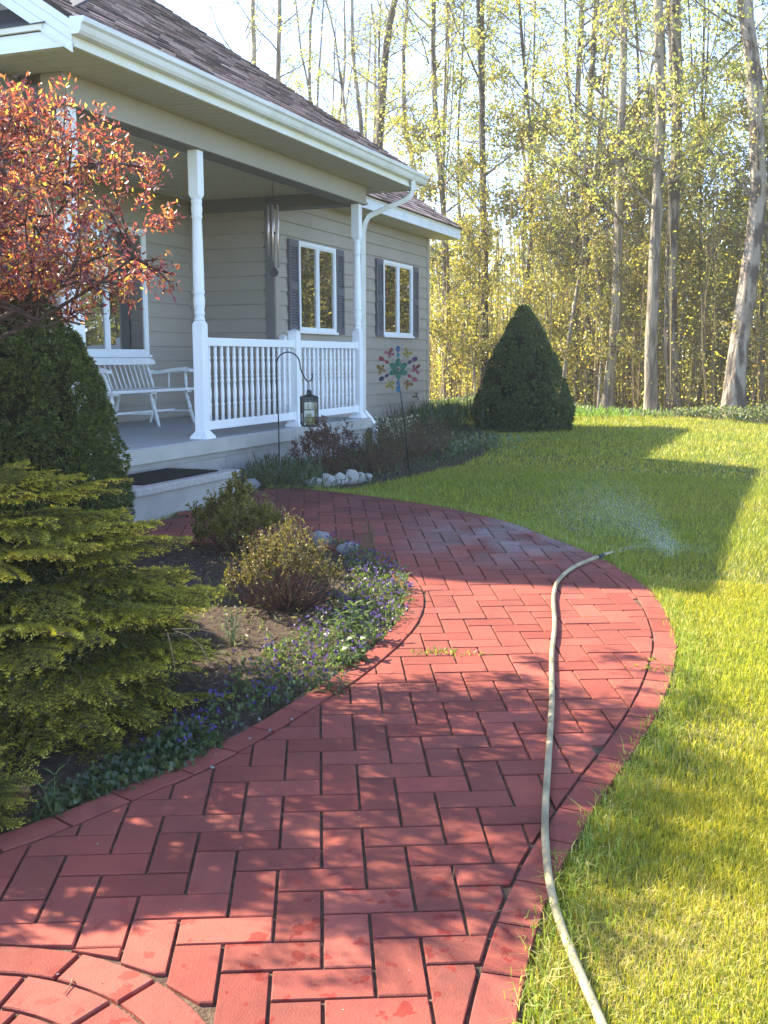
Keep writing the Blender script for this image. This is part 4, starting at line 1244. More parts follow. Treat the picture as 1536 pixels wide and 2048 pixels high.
shrub('bare_brown_shrub', 'mostly bare brown twiggy shrub just right of the spinner stake', (11.1, 4.02), .52, .46, 150, 8, [(.08, .085, .03), (.10, .06, .035), (.12, .09, .05)], M_barkred, .020, .009, 35, top=.4)

def clump(name, label, pts, cat_, hgt, n, L, W, cols, seed, up=1.2, kind=None, group=None, mat_=None, spread=.5, flowers=None, arc=0):
    """a clump of leaves rising from the ground, as ONE mesh of leaves and stems"""
    r = np.random.default_rng(seed)
    pts = np.array(pts, float)
    if len(pts) > 2: P = scatter_in(pts, n)
    else: P = pts[0] + r.normal(0, 1, (n, 2)) * pts[1]
    z = gz(P[:, 0], P[:, 1])
    n = len(P); h = r.uniform(.15, 1, n) * hgt
    P3 = np.c_[P + r.normal(0, .01, (n, 2)), z + h]
    D = r.normal(size=(n, 3)) * spread + np.array([0, 0, up * .5])
    v, q = leaves(P3, D, r.uniform(.7, 1.3, n) * L, W * r.uniform(.8, 1.2, n), .25)
    parts = [(v, q, np.repeat(pick(n, cols, j=.2), 4, 0))]
    # stems down to the ground
    D2 = np.c_[r.normal(0, .12, (n, 2)), -np.ones(n)]
    v, q = leaves(P3, D2, h + .01, .0022); parts.append((v, q, np.repeat(pick(n, cols, j=.2) * .8, 4, 0)))
    if flowers:
        fn_, fc, fs = flowers; k = r.integers(0, n, fn_)
        fp_ = P3[k] + np.c_[r.normal(0, .015, (fn_, 2)), r.uniform(.005, .05, fn_)]
        for s in range(4):
            v, q = leaves(fp_, r.normal(size=(fn_, 3)) + np.array([0, 0, .3]), fs, fs * .8, .2); parts.append((v, q, np.repeat(pick(fn_, fc, j=.15), 4, 0)))
    V, Q, T = cat(parts)
    c = P.mean(0); o = link(name, npmesh(name, V - np.array([c[0], c[1], GZ(*c)]), Q, mat_ or M_leaf, T))
    o.location = (c[0], c[1], GZ(*c))
    return tag(o, label, cat_, group, kind)
VG = [(.07, .12, .028), (.09, .15, .035), (.05, .09, .025), (.12, .17, .045)]
VF = (0, [(.09, .05, .30), (.13, .07, .38), (.06, .03, .22)], .013)
vline = poly([(560, 1062), (640, 1078), (700, 1096), (750, 1112), (800, 1140), (822, 1175), (822, 1210), (800, 1250), (770, 1285), (700, 1345), (640, 1380), (560, 1415), (500, 1440), (430, 1480), (380, 1510), (300, 1545)])
vin = poly([(290, 1500), (400, 1440), (480, 1350), (560, 1290), (650, 1235), (700, 1150), (690, 1110), (620, 1080)])
vpoly = np.vstack([vline, vin])
clump('violets', 'carpet of purple flowering violets along the curved inner path edge', vpoly, 'flowers', .07, 12500, .019, .018, VG, 51, kind='stuff', flowers=(560, VF[1], .012))
def rosette(name, label, u, v, n, L, W, cols, seed, H, layers=5, cat_='plant', group=None, lean=.55, dx=0, dy=0):
    """upright stems with pairs of long pointed leaves"""
    r = np.random.default_rng(seed); c = gp(u, v); c.x += dx; c.y += dy; c.z = GZ(c.x, c.y)
    parts = []; b = B()
    e = thing(name, label, cat_, tuple(c), group)
    for s in range(n):
        a = r.uniform(0, 2 * math.pi); q = r.uniform(0, .06) * (n > 1) * 1.2
        b0 = np.array([c.x + q * math.cos(a), c.y + q * math.sin(a), c.z]); top = b0 + np.array([r.normal(0, .02), r.normal(0, .02), H * r.uniform(.7, 1.1)])
        b.tube([Vector(b0 - np.array([0, 0, .02])), Vector(top)], [.003, .0018], 5, cap=False)
        for k in range(layers):
            t = (k + 1) / layers
            for m in range(3):
                aa = k * 1.3 + m * 2.1 + r.uniform(-.3, .3)
                p = b0 + (top - b0) * t; d = np.array([math.cos(aa), math.sin(aa), lean * (1.5 if t > .9 else .7)])
                l = L * (1.1 - .35 * t) * r.uniform(.8, 1.15)
                w = W; sd = unit(np.cross(d, [0, 0, 1.])); d = unit(d)
                up = np.cross(sd, d)
                # a bent leaf of three segments
                ts = [0, .35, .7, 1.0]; ws = [.15, 1, .7, .02]
                V = []
                for T_, w_ in zip(ts, ws):
                    cpt = p + d * l * T_ - np.array([0, 0, 1]) * l * .35 * T_ ** 2
                    V += [cpt - sd * w * w_ / 2 + up * w * w_ * .12, cpt + sd * w * w_ / 2 + up * w * w_ * .12]
                Q = np.array([(0, 1, 3, 2), (2, 3, 5, 4), (4, 5, 7, 6)])
                parts.append((np.array(V), Q, np.repeat(pick(1, cols, j=.2), 8, 0)))
    V, Q, T = cat(parts)
    b.build('stem', mat('green_stem', (.07, .11, .03), .6, .3), e)
    link('leaves', npmesh('leaves', V - np.array(c), Q, M_leaf, T), e)
    return e
LG = [(.07, .12, .03), (.09, .15, .04), (.12, .17, .05)]
rosette('leafy_weed', 'tallest leafy green weed between the spirea and the violets', 700, 1290, 4, .095, .022, LG, 61, .17)
rosette('leafy_weed', 'green weed with long narrow arching leaves at the path edge', 650, 1385, 2, .105, .013, LG, 62, .08, 4)
rosette('leafy_weed', 'broad leaved green weed above the arching one by the path', 690, 1330, 3, .085, .028, LG, 63, .11, 4)
rosette('feathery_weed', 'thin feathery weed stem rising behind the far violets', 735, 1120, 3, .06, .006, LG, 64, .22, 8)
rosette('feathery_weed', 'pair of thin green stems beside the brown spirea', 660, 1200, 2, .05, .006, LG, 65, .24, 9)
rosette('silvery_weed', 'narrow silvery leaved weed at the rightmost bulge of the bed', 795, 1190, 5, .055, .008, [(.12, .17, .09), (.15, .19, .11)], 66, .10, 5)
rosette('grassy_weed', 'thin upright grass stalk under the big spruce by the path', 128, 1655, 2, .09, .008, LG, 67, .14, 4, dx=.05, dy=.06)
rosette('grassy_weed', 'blue green grassy tuft between the big spruce and the brown spirea', 455, 1300, 5, .07, .006, [(.08, .12, .05)], 68, .14, 5, dx=.1)
# round leaved ground ivy under the spruce, at the path's edge
gl = poly([(100, 1640), (200, 1600), (300, 1568), (395, 1528), (450, 1490), (380, 1450), (250, 1520), (120, 1590), (60, 1640)])
clump('round_leaved_ivy', 'round leaved green ground cover under the big spruce', gl, 'ground cover', .05, 2100, .024, .024, [(.05, .085, .025), (.08, .12, .04), (.035, .06, .02)], 52, kind='stuff')
# rear bed planting
clump('daylily_leaves', 'strappy green leaves in the porch bed beside the step', poly([(486, 960), (540, 940), (640, 950), (650, 985), (560, 985), (490, 982)], 0), 'plants', .12, 1700, .10, .011, [(.06, .10, .03), (.09, .13, .04), (.045, .075, .03)], 53, kind='stuff', up=1.6, spread=.45)
clump('bed_weeds', 'mixed low green weeds covering the porch bed', BED2[(BED2[:, 0] < 17.4)], 'weeds', .08, 9000, .045, .014, [(.05, .085, .025), (.08, .11, .04), (.035, .06, .02)], 54, kind='stuff', up=1.2, spread=.6)
clump('pale_hosta', 'pale variegated leafy clump at the outer edge of the porch bed', [(12.4, 3.75), (.50, .28)], 'plant', .14, 420, .07, .030, [(.16, .20, .11), (.10, .15, .06), (.07, .11, .04)], 55)
clump('white_flower_clump', 'clump of small white flowers against the wing foundation', [(13.6, 5.35), (.45, .25)], 'flowers', .28, 900, .05, .018, [(.07, .10, .04), (.10, .13, .06)], 56, flowers=(330, [(.62, .62, .60)], .022))
clump('ornamental_grass', 'dark green clump of long grassy leaves by the house corner', [(16.2, 5.25), (.6, .3)], 'plant', .20, 1100, .26, .016, [(.05, .11, .03), (.04, .085, .03), (.08, .14, .04)], 57, up=2.6, spread=.35)
clump('sunlit_lily_leaves', 'bright sunlit green leafy clump beyond the cone spruce', [(19.9, 3.6), (.55, .5)], 'plant', .10, 300, .14, .025, [(.12, .22, .04), (.16, .26, .05)], 58, up=2.2, spread=.45)

# edging stones
M_stone = mat('pale_stone', (.42, .40, .36), .85, .2, var=.22, vscale=14, bump=.8, bscale=30, rnd=.1)
M_stoneg = mat('grey_stone', (.26, .26, .25), .85, .2, var=.25, vscale=12, bump=.8, bscale=25)
def rock(u, v, w, h, d, label, m, seed, rot=0., dz=0, dx=0, dy=0, grp='edging stones round the porch bed', ww=None):
    r = np.random.default_rng(seed)
    bm = __import__('bmesh').new(); __import__('bmesh').ops.create_icosphere(bm, subdivisions=3, radius=1)
    cs = unit(r.normal(size=(14, 3)))
    for q in bm.verts:
        n = np.array(q.co); k = 1 + .10 * sum(math.sin(3 * n.dot(c) + i) for i, c in enumerate(cs[:5])) / 2
        for c in cs:      # flattened facets
            dd = n.dot(c) * k
            if dd > .72: k *= .72 / dd
        q.co = Vector(n * k)
    me = bpy.data.meshes.new('edging_stone'); bm.to_mesh(me); bm.free(); me.materials.append(m)
    for p_ in me.polygons: p_.use_smooth = True
    c = gp(u, v); c.x += dx; c.y += dy
    o = link('edging_stone', me); o.location = (c.x, c.y, GZ(c.x, c.y) + h * .45 + dz); o.scale = (w / 2 * r.uniform(1.05, 1.3), d / 2 * r.uniform(.9, 1.2), h / 2 * r.uniform(1.1, 1.45)); o.rotation_euler = (0, 0, rot)
    tag(o, label, 'stone', grp); return o
rl = [(630, 975, .16, .10, 'rounded pale edging stone leftmost in the white row'), (655, 974, .15, .12, 'second stone from the left in the white edging row'), (680, 972, .15, .12, 'third stone from the left in the white edging row'),
      (703, 970, .13, .13, 'fourth stone in the white edging row, upright and pale'), (721, 968, .10, .12, 'whitest upright edging stone second from the right'), (735, 966, .07, .10, 'small cream edging stone at the right end of the row')]
for k, (u, v, w, h, lb) in enumerate(rl): rock(u, v, w, h, .10, lb, M_stone, 70 + k, rot=-1.1 + k * .12)
rock(503, 982, .17, .11, .13, 'grey stone half hidden in leaves at the corner of the front step', M_stoneg, 80)
rock(640, 1090, .26, .09, .16, 'flat grey boulder among violets behind the brown spirea', M_stoneg, 81, rot=.6, grp='boulders in the front bed')
rock(700, 1108, .22, .08, .12, 'grey boulder hidden by violets near the far path curve', M_stoneg, 82, rot=.2, grp='boulders in the front bed')
rock(62, 1610, .06, .05, .05, 'small rusty brown stone beneath the low spruce', mat('rusty_stone', (.22, .10, .06), .85, .2, var=.2, vscale=20), 83, grp='boulders in the front bed', dx=.02, dy=.05)
# pale pebbles strayed on to the bricks
PBL = ['pebble on the joint near the violets', 'smallest pebble above the joint', 'pebble inside the border joint bend', 'roundish pebble at the dark bend', 'pebble just below the dark bend', 'largest buff pebble on the shaded bricks', 'bluish speck pebble nearest the ivy', 'flat pebble on the border brick']
for k, (u, v, s) in enumerate(((540, 1476, .016), (583, 1453, .012), (500, 1492, .013), (430, 1508, .014), (432, 1524, .010), (425, 1552, .017), (410, 1524, .008), (519, 1455, .02))):
    r_ = rock(u, v, s, s * .6, s * .7, 'tiny pale ' + PBL[k], M_stone, 90 + k, rot=k, dz=.024, grp='pebbles on the bricks'); r_.name = 'pebble'

# weeds in the cold joint of the path
for k, (u, v, n, s) in enumerate(((885, 1308, 90, .045), (842, 1310, 30, .022), (957, 1311, 30, .022), (1303, 1338, 50, .04), (1300, 1322, 24, .02))):
    c = gp(u, v, .02)
    lb = ['largest bright green weed tuft growing in the path joint', 'small weed left of the large tuft in the path joint', 'small weed right of the large tuft in the path joint', 'weed tuft in the border joint by the right lawn edge', 'tiny weed just above the tuft in the right border joint'][k]
    clump('joint_weed', lb, [(c.x, c.y), (s * .5, s)], 'weed', .030, n, .022, .008, [(.20, .26, .04), (.14, .20, .03), (.28, .28, .06)], 100 + k, group='weeds growing in the path joints')

# ------------------------------------------------------------------ copper leaved tree over the yew
def grow(seed, root, spec, name, label, cat_, leafcols, weights, whorl, L, W, mat_, bark, nl=1.0):
    pass
TBX, TBY = 3.05, 3.80
rt = thing('copper_leaf_tree', 'small tree with coppery red and orange leaves leaning over the yew', 'tree', (TBX, TBY, GZ(TBX, TBY)))
tb = B(); tips = []
rr = random.Random(8)
def bough_ok(p):
    c = ROT.T @ np.array(tuple(p)); u, v = 768 + F * c[0] / c[2], 1024 + F * c[1] / c[2]
    return u < -30 or (u < 348 and 150 < v < 655 - max(0, u - 150) * .2)
def bend(p, d, L, r0, r1, n=4, wob=.12, grav=0):
    P = [Vector(p)]; d = Vector(d).normalized()
    for k in range(n):
        d = (d + Vector((rr.gauss(0, wob), rr.gauss(0, wob), rr.gauss(0, wob) - grav))).normalized()
        P.append(P[-1] + d * (L / n))
    R = [r0 + (r1 - r0) * k / n for k in range(n + 1)]
    for i_, z in enumerate(P):
        if r0 < .02 and not bough_ok(z):
            P, R = P[:i_], R[:i_]; break
    if len(P) < 2: return [Vector(p)], d
    tb.tube(P, R, 7 if r0 > .02 else 5 if r0 > .006 else 4, cap=False)
    return P, d
CR = Vector((3.20, 3.12, .64)); CE = Vector((1.18, .70, .48))       # crown ellipsoid
def in_crown(p, k=1.0):
    q = p - CR; return (q.x / CE.x) ** 2 + (q.y / CE.y) ** 2 + (q.z / CE.z) ** 2 < k
base = Vector((TBX, TBY, GZ(TBX, TBY)))
P0, d0 = bend(base - Vector((0, 0, .1)), (.15, -.25, 1), 1.15, .055, .045, 4, .05)
limbs = []
for k in range(19):
    st = P0[-1] if k % 3 else P0[-2]
    tgt = CR + Vector((rr.uniform(-.8, .8) * CE.x, rr.uniform(-.8, .8) * CE.y, rr.uniform(-.6, .5) * CE.z))
    P, d = bend(st, tgt - st, (tgt - st).length, .014, .006, 6, .06)
    limbs.append(P)
for u0, v0, u1, v1 in ((-60, 760, 120, 530), (-60, 650, 100, 540)):        # the bare limbs seen crossing below the crown
    a_, c_ = on(u0, v0, y=3.45), on(u1, v1, y=3.05)
    P, d = bend(a_, c_ - a_, (c_ - a_).length, .0145, .007, 5, .07); limbs.append(P)
for P in limbs:
    for k in range(11):
        s = P[rr.randrange(1, len(P))] if len(P) > 1 else P[0]
        d = Vector((rr.gauss(0, 1), rr.gauss(0, 1), rr.gauss(.15, .8))).normalized()
        Q, d = bend(s, d, rr.uniform(.22, .42), .009, .004, 4, .16)
        for m in range(6):
            s2 = Q[rr.randrange(1, len(Q))] if len(Q) > 1 else Q[0]
            d2 = (d + Vector((rr.gauss(0, .8), rr.gauss(0, .8), rr.gauss(.2, .8)))).normalized()
            Z, d3 = bend(s2, d2, rr.uniform(.10, .26), .0035, .0018, 3, .15)
            for z in Z[1:]: tips.append((z, d3))
        for z in Q[1:]: tips.append((z, d))
# shoots breaking out of the outline, where the photograph shows them
for (u, v, u2, v2) in ((120, 330, 122, 165), (60, 290, 45, 195), (150, 380, 205, 235), (230, 400, 225, 270), (280, 420, 305, 320), (250, 520, 300, 555), (200, 500, 240, 580), (300, 450, 342, 430), (20, 300, 5, 215), (180, 520, 165, 575)):
    a_, c_ = on(u, v, y=2.98), on(u2, v2, y=2.94)
    P, d = bend(a_, c_ - a_, (c_ - a_).length, .006, .002, 5, .05)
    for z in P[1:]:
        tips.append((z, d))
        for m in range(3): tips.append((z + Vector((rr.gauss(0, .03), rr.gauss(0, .03), rr.gauss(0, .03))), d))
for k in range(470):
    if k < 300:
        for _ in range(50):
            p = CR + Vector((rr.uniform(-1, 1) * CE.x, rr.uniform(-1, 1) * CE.y, rr.uniform(-1, 1) * CE.z))
            if in_crown(p, .95): break
    else:
        LB_ = Vector((3.15, 3.45, 1.15)); p = LB_ + Vector((rr.gauss(0, .30), rr.gauss(0, .18), rr.gauss(0, .14)))
    nb_ = min((q for P in limbs for q in P), key=lambda q: (q - p).length)
    mid_ = nb_.lerp(p, .6) + Vector((rr.gauss(0, .03), rr.gauss(0, .03), rr.gauss(0, .03)))
    tb.tube([nb_, mid_, p], [.005, .003, .0015], 4, cap=False)
    d = (p - nb_).normalized()
    for m in range(5): tips.append((p + Vector((rr.gauss(0, .045), rr.gauss(0, .045), rr.gauss(0, .04))), d)); 
    tips.append((mid_, d))
tb.build('branches', mat('copper_bark', (.085, .062, .055), .8, .2, var=.35, vscale=25, bump=.5, bscale=70), rt)
tips = [t for t in tips if in_crown(t[0], 1.18) or True]
TP = np.array([tuple(t[0]) for t in tips]); TD = np.array([tuple(t[1]) for t in tips])
def seen_ok(p):
    sy_ = p.y - 1.17 * (p.z + 1.33)
    if (sy_ < .55 and p.x < 2.85) or (sy_ < .85 and p.x < 2.45): return False
    c = ROT.T @ np.array(tuple(p)); u, v = 768 + F * c[0] / c[2], 1024 + F * c[1] / c[2]
    return (u < -40 and rr.random() < .5) or (-40 <= u < 352 and 155 < v < 630 - .25 * abs(u - 250) * (u > 250) and not (u < 120 and v > 590) and v > 158 + max(0, u - 130) * .55)
k = np.array([seen_ok(t[0]) for t in tips])
TP, TD = TP[k], TD[k]
per = 9
P = np.repeat(TP, per, 0) + rng.normal(0, .018, (len(TP) * per, 3)); D = unit(np.repeat(TD, per, 0) * .55 + unit(rng.normal(size=(len(P), 3))) * .9)
hgt = np.clip((P[:, 2] - (CR.z - .55)) / 1.1, 0, 1)
lc = pick(len(P), [(.26, .05, .06), (.40, .12, .075), (.11, .025, .045), (.52, .24, .08), (.52, .42, .08)], [4, 3, 4, 1.6, .9], .2)
v, q = leaves(P, D, rng.uniform(.016, .042, len(P)), rng.uniform(.008, .016, len(P)), .35)
tag(link('leaves', npmesh('leaves', v - np.array(origin(rt)), q, M_red, np.repeat(lc, 4, 0)), rt), kind='stuff')
print('copper leaves', len(P))

dense_evergreen('shade_evergreen', 'added unseen narrow evergreen left of the path, there to shade the near bricks', 'evergreen shrub', (2.42, 3.42, GZ(2.42, 3.42) - .02), .55, 1.75, 9000, 200, .20, .05, .012, 4, GREENS, 23, 3.0)  # unseen evergreen added to cast shade on the near bricks

dense_evergreen('yew', 'added unseen yew beside the porch, there to shade the front bed', 'evergreen shrub', (4.28, 4.72, GZ(4.28, 4.72) - .02), .62, 1.95, 16000, 300, .15, .035, .009, 5, [(.040, .062, .014), (.058, .082, .018), (.026, .042, .011)], 24, 1.7)  # unseen shrub added to keep the sun off the front bed

clump('bed_seedlings', 'scattered low seedlings and grass on the mulch among the front shrubs', poly([(430, 1110), (560, 1090), (640, 1250), (560, 1320), (470, 1400), (380, 1470), (380, 1200)]), 'weeds', .05, 900, .035, .010, [(.08, .12, .03), (.12, .16, .04), (.16, .15, .06)], 59, kind='stuff', up=1.2, spread=.6)

# ================================================================== THE WOODS
def barkmat(name, c1, c2, sc):
    m = mat(name, c1, .9, .15, col2=c2, vscale=sc, bump=1.0, bscale=14, detail=8, rnd=.15)
    # stretch the pattern along the trunk
    nt = m.node_tree; N = nt.nodes; L = nt.links
    for n in N:
        if n.type == 'MAP_RANGE' and abs(n.inputs[1].default_value - .35) < .01: n.inputs[1].default_value = .43; n.inputs[2].default_value = .56
        if n.type == 'BUMP': n.inputs['Distance'].default_value = .05
    mp = N.new('ShaderNodeMapping'); mp.inputs['Scale'].default_value = (1, 1, .28)
    tc = [n for n in N if n.type == 'TEX_COORD'][0]
    L.new(tc.outputs['Object'], mp.inputs['Vector'])
    for n in N:
        if n.type == 'TEX_NOISE': L.new(mp.outputs[0], n.inputs['Vector'])
    return m
M_trunk = [barkmat('maple_bark', (.30, .25, .20), (.085, .07, .06), 7), barkmat('dark_bark', (.14, .115, .09), (.06, .05, .045), 8), barkmat('pale_bark', (.38, .32, .25), (.17, .14, .115), 7)]
LC = [(.42, .43, .11), (.50, .49, .14), (.28, .33, .09), (.55, .43, .15), (.16, .20, .07)]
LCW = [4, 3, 3, 1.2, 1.5]
def tree_proto(seed, H, r0, c0, nl, nleaf, ls, fork=False, wob=.03, cols=LC, w=LCW, reach=1.0, sides=9):
    r = random.Random(seed); g = np.random.default_rng(seed)
    tb_ = B(); lb = B(); anchors = []
    def line(bb, p, d, L, ra, rb, n, wb, up=0, s=5):
        P = [Vector(p)]; d = Vector(d).normalized()
        for k in range(n):
            d = (d + Vector((r.gauss(0, wb), r.gauss(0, wb), r.gauss(0, wb) + up))).normalized(); P.append(P[-1] + d * (L / n))
        bb.tube(P, [ra + (rb - ra) * (k / n) ** .9 for k in range(n + 1)], s, cap=False); return P, d
    # trunk, flared at the foot
    P = [Vector((0, 0, -.3))]; R = [r0 * 1.55]; d = Vector((0, 0, 1)); n = 22
    for k in range(1, n + 1):
        d = (d + Vector((r.gauss(0, wob) - P[-1].x * .09, r.gauss(0, wob) - P[-1].y * .09, .05))).normalized(); P.append(P[-1] + d * ((H + .3) / n))
        t = k / n; R.append(r0 * (1.0 + .35 * math.exp(-k * 1.2)) * (1 - .72 * t) * r.uniform(.95, 1.06))
    tb_.tube(P, R, sides, cap=False)
    stems = [(P, R)]
    if fork:
        for s in (-1, 1):
            st = P[8]; Q, dd = line(tb_, st, (s * .16, .08 * s, 1), H * .6, r0 * .55, r0 * .15, 12, .05, .03, 7); stems.append((Q, [r0 * .5] * len(Q)))
    for k in range(nl):
        Pk, Rk = stems[r.randrange(len(stems))]
        t = c0 + (1 - c0) * r.random() ** .9; i = min(int(t * (len(Pk) - 1)), len(Pk) - 2)
        s = Pk[i].lerp(Pk[i + 1], r.random()); a = r.uniform(0, 2 * math.pi)
        L = H * r.uniform(.08, .20) * (1.15 - .6 * t) * reach
        Q, dd = line(lb, s, (math.cos(a), math.sin(a), r.uniform(.3, 1.2)), L, max(r0 * .17 * (1 - .6 * t), .010), .006, 6, .12, .05, 5)
        for m in range(7):
            u = Q[r.randrange(1, len(Q))]; a2 = a + r.gauss(0, 1.0)
            Z, d3 = line(lb, u, (math.cos(a2), math.sin(a2), r.uniform(-.1, .8)), L * r.uniform(.25, .55), .009, .003, 4, .18, .02, 3)
            for z in Z[1:]: anchors.append(z)
            for q_ in range(2):
                u2 = Z[r.randrange(1, len(Z))]
                Y, d4 = line(lb, u2, (r.gauss(0, 1), r.gauss(0, 1), r.gauss(.2, .6)), L * .18, .004, .002, 2, .1, 0, 3)
                anchors += Y[1:]
    A = np.array([tuple(a) for a in anchors])
    # leaves in small bunches round a share of the twig ends
    A = A[(A[:, 2] < 7.5 + g.random(len(A)) * 4)]
    nb = nleaf // 5; k = g.integers(0, len(A), nb); C = A[k] + g.normal(0, .09, (nb, 3))
    PP = np.repeat(C, 5, 0) + g.normal(0, .055, (nb * 5, 3))
    v, q = leaves(PP, g.normal(size=(len(PP), 3)) + np.array([0, 0, -.4]), g.uniform(.6, 1.25, len(PP)) * ls, g.uniform(.5, .8, len(PP)) * ls, .25)
    col = np.repeat(np.array(pick(nb, cols, w, .3)), 5, 0)
    return dict(trunk=tb_, limbs=lb, leaves=npmesh('crown', v, q, M_leaf, np.repeat(col, 4, 0)), r0=r0, H=H)
BIG = [tree_proto(200 + k, 16, .20, .22, 30, 2600, .073, fork=(k == 2), wob=.05, sides=12) for k in range(4)]
MID = [tree_proto(220 + k, 14, .10, .18, 26, 2600, .073, fork=(k % 2 == 0), wob=.06) for k in range(4)]
SAP = [tree_proto(240 + k, 6.5, .028, .12, 16, 2600, .085, wob=.05, sides=6, cols=[(.28, .25, .05), (.22, .22, .045), (.33, .27, .06), (.16, .18, .04)], w=[3, 3, 2, 2]) for k in range(4)]
for fam in (BIG, MID, SAP):
    for i, p in enumerate(fam):
        for j, m in enumerate(M_trunk):
            p['t%d' % j] = p['trunk'].mesh('trunk', m)
        p['l'] = p['limbs'].mesh('limbs', M_trunk[0])
def put_tree(p, x, y, bark, radius, rotz, lean, label, group, name='forest_tree', s=1.0, z=None):
    z = GZ(x, y) if z is None else z
    e = thing(name, label, 'tree', (x, y, z), group)
    e.rotation_euler = lean if lean else (0, 0, 0)
    k = radius / p['r0'] / s
    for nm, me, sc in (('trunk', p['t%d' % bark], (k * s, k * s, s)), ('limbs', p['l'], (s, s, s)), ('crown', p['leaves'], (s, s, s))):
        o = bpy.data.objects.new(nm, me); COL.objects.link(o); o.parent = e; o.rotation_euler = (0, 0, rotz); o.scale = sc
        if nm != 'trunk': o['kind'] = 'stuff'
    return e
RIGHT = Vector(ROT @ np.array([1, 0, 0])); FWD = Vector((ROT @ np.array([0, 0, 1]))); FWD.z = 0; FWD.normalize()
G1 = 'large trees along the edge of the woods'
majors = [(1465, 1488, 50, 20.6, 0, 'thickest grey trunked tree with rough patchy bark at far right of the lawn'),
          (1303, 1322, 31, 20.9, 2, 'left trunk of the close standing pair of large trees right of centre'),
          (1344, 1330, 32, 21.6, 0, 'right trunk of the close standing pair of large trees right of centre'),
          (1212, 1247, 25, 21.2, 2, 'pale trunked tree leaning right, next left of the close pair'),
          (1177, 1212, 19, 22.4, 0, 'straight medium tree between the pale leaning trunk and the thin slanting stem'),
          (1118, 1235, 10, 20.9, 2, 'thin slanting pale stem rising behind the right side of the cone spruce'),
          (1150, 1146, 14, 23.2, 0, 'slim dark tree just right of the thin slanting stem'),
          (1043, 1042, 12, 22.5, 1, 'slim tree rising straight behind the tip of the cone spruce'),
          (972, 958, 20, 21.6, 1, 'dark forked tree just left of the cone spruce'),
          (908, 868, 18, 22.2, 0, 'grey tree leaning left beside the end of the house roof'),
          (886, 882, 9, 22.0, 2, 'thin pale stem nearest the house corner'),
          (936, 926, 8, 23.2, 2, 'thin stem between the grey leaning tree and the dark forked tree'),
          (785, 786, 28, 22.5, 1, 'thick dark trunk rising above the right end of the porch roof'),
          (708, 700, 17, 24.5, 0, 'forked grey tree above the porch roof, left of the thick dark trunk'),
          (640, 642, 14, 25.5, 0, 'medium grey trunk above the middle of the porch roof'),
          (556, 552, 17, 23.5, 0, 'right one of two straight trunks above the porch roof at upper left'),
          (522, 528, 18, 24.0, 2, 'left one of two straight trunks above the porch roof at upper left'),
          (1522, 1532, 15, 22.6, 0, 'tree cut by the right picture edge beside the thickest trunk'),
          (1398, 1402, 9, 24.0, 1, 'thin dark stem between the close pair and the thickest trunk'),
          (1258, 1266, 9, 23.5, 0, 'thin stem between the pale leaning tree and the close pair')]
rr = random.Random(77)
MX = []
SHORT = ['the thickest trunk', 'the left pair trunk', 'the right pair trunk', 'the pale leaning trunk', 'the straight medium trunk', 'the thin slanting stem', 'the slim dark tree', 'the cone spruce tree', 'the dark forked tree', 'the grey leaning tree', 'the house corner stem', 'the second corner stem', 'the thick dark trunk', 'the forked grey tree', 'the medium grey trunk', 'the right roof twin', 'the left roof twin', 'the edge cut trunk', 'the thin dark stem', 'the thin right stem']
LAND = sorted((m[0], n_) for m, n_ in zip(majors, SHORT))
ORD = ['nearest', 'second nearest', 'third nearest', 'fourth nearest', 'fifth nearest', 'sixth nearest', 'seventh nearest', 'eighth nearest', 'ninth nearest', 'tenth nearest', 'eleventh nearest', 'twelfth nearest', 'thirteenth nearest', 'fourteenth nearest', 'fifteenth nearest', 'sixteenth nearest', 'seventeenth nearest', 'eighteenth nearest', 'nineteenth nearest', 'twentieth nearest', 'farthest']
def slant(x, t):
    """the edge of the woods runs obliquely: farther away behind the house than at the right"""
    return (x - .22) / (1 - .45 * np.clip(t, 0, .75)) + .22
def place_words(x, y):
    c = ROT.T @ np.array([x, y, -1.1]); u = 768 + F * c[0] / c[2]
    i = sum(1 for q, _ in LAND if q < u)
    if i == 0: return 0, 'left of ' + LAND[0][1], c[2]
    if i == len(LAND): return i, 'right of ' + LAND[-1][1], c[2]
    return i, 'between %s and %s' % (LAND[i - 1][1], LAND[i][1]), c[2]
def name_all(items, noun):
    """items: (empty, x, y); the label says which gap between the named trunks it stands behind and how deep"""
    by = {}
    for e, x, y in items:
        i, w, d = place_words(x, y); by.setdefault(w, []).append((d, e))
    for w, L in by.items():
        for k, (d, e) in enumerate(sorted(L, key=lambda q: q[0])):
            e['label'] = ('%s %s %s' % (ORD[min(k, 20)], noun, w))
for i, (ub, ut, w, x, bark, lb) in enumerate(majors):
    r_ = ray(ub, 835); x = float(slant(x, r_[1] / r_[0])); y = x * r_[1] / r_[0]; D = Vector((x, y, 0)).dot(FWD)
    ang = math.atan(((ut - ub) - (ub - 850) * .057) / 835)
    q = Matrix.Rotation(-ang, 4, FWD * -1).to_euler()
    rad = w / 2 * D / F
    p = (BIG if w > 16 else MID)[i % 4]
    if i in (8, 13): p = (BIG[2] if i == 8 else MID[0])
    MX.append((x, y))
    put_tree(p, x, y, bark, rad * .84, rr.uniform(0, 6.28), q, lb, G1, 'forest_tree', s=rr.uniform(.9, 1.12))
G2 = 'crowd of slimmer trees deeper in the woods'
cnt = 0; CROWD = []; SAPS = []
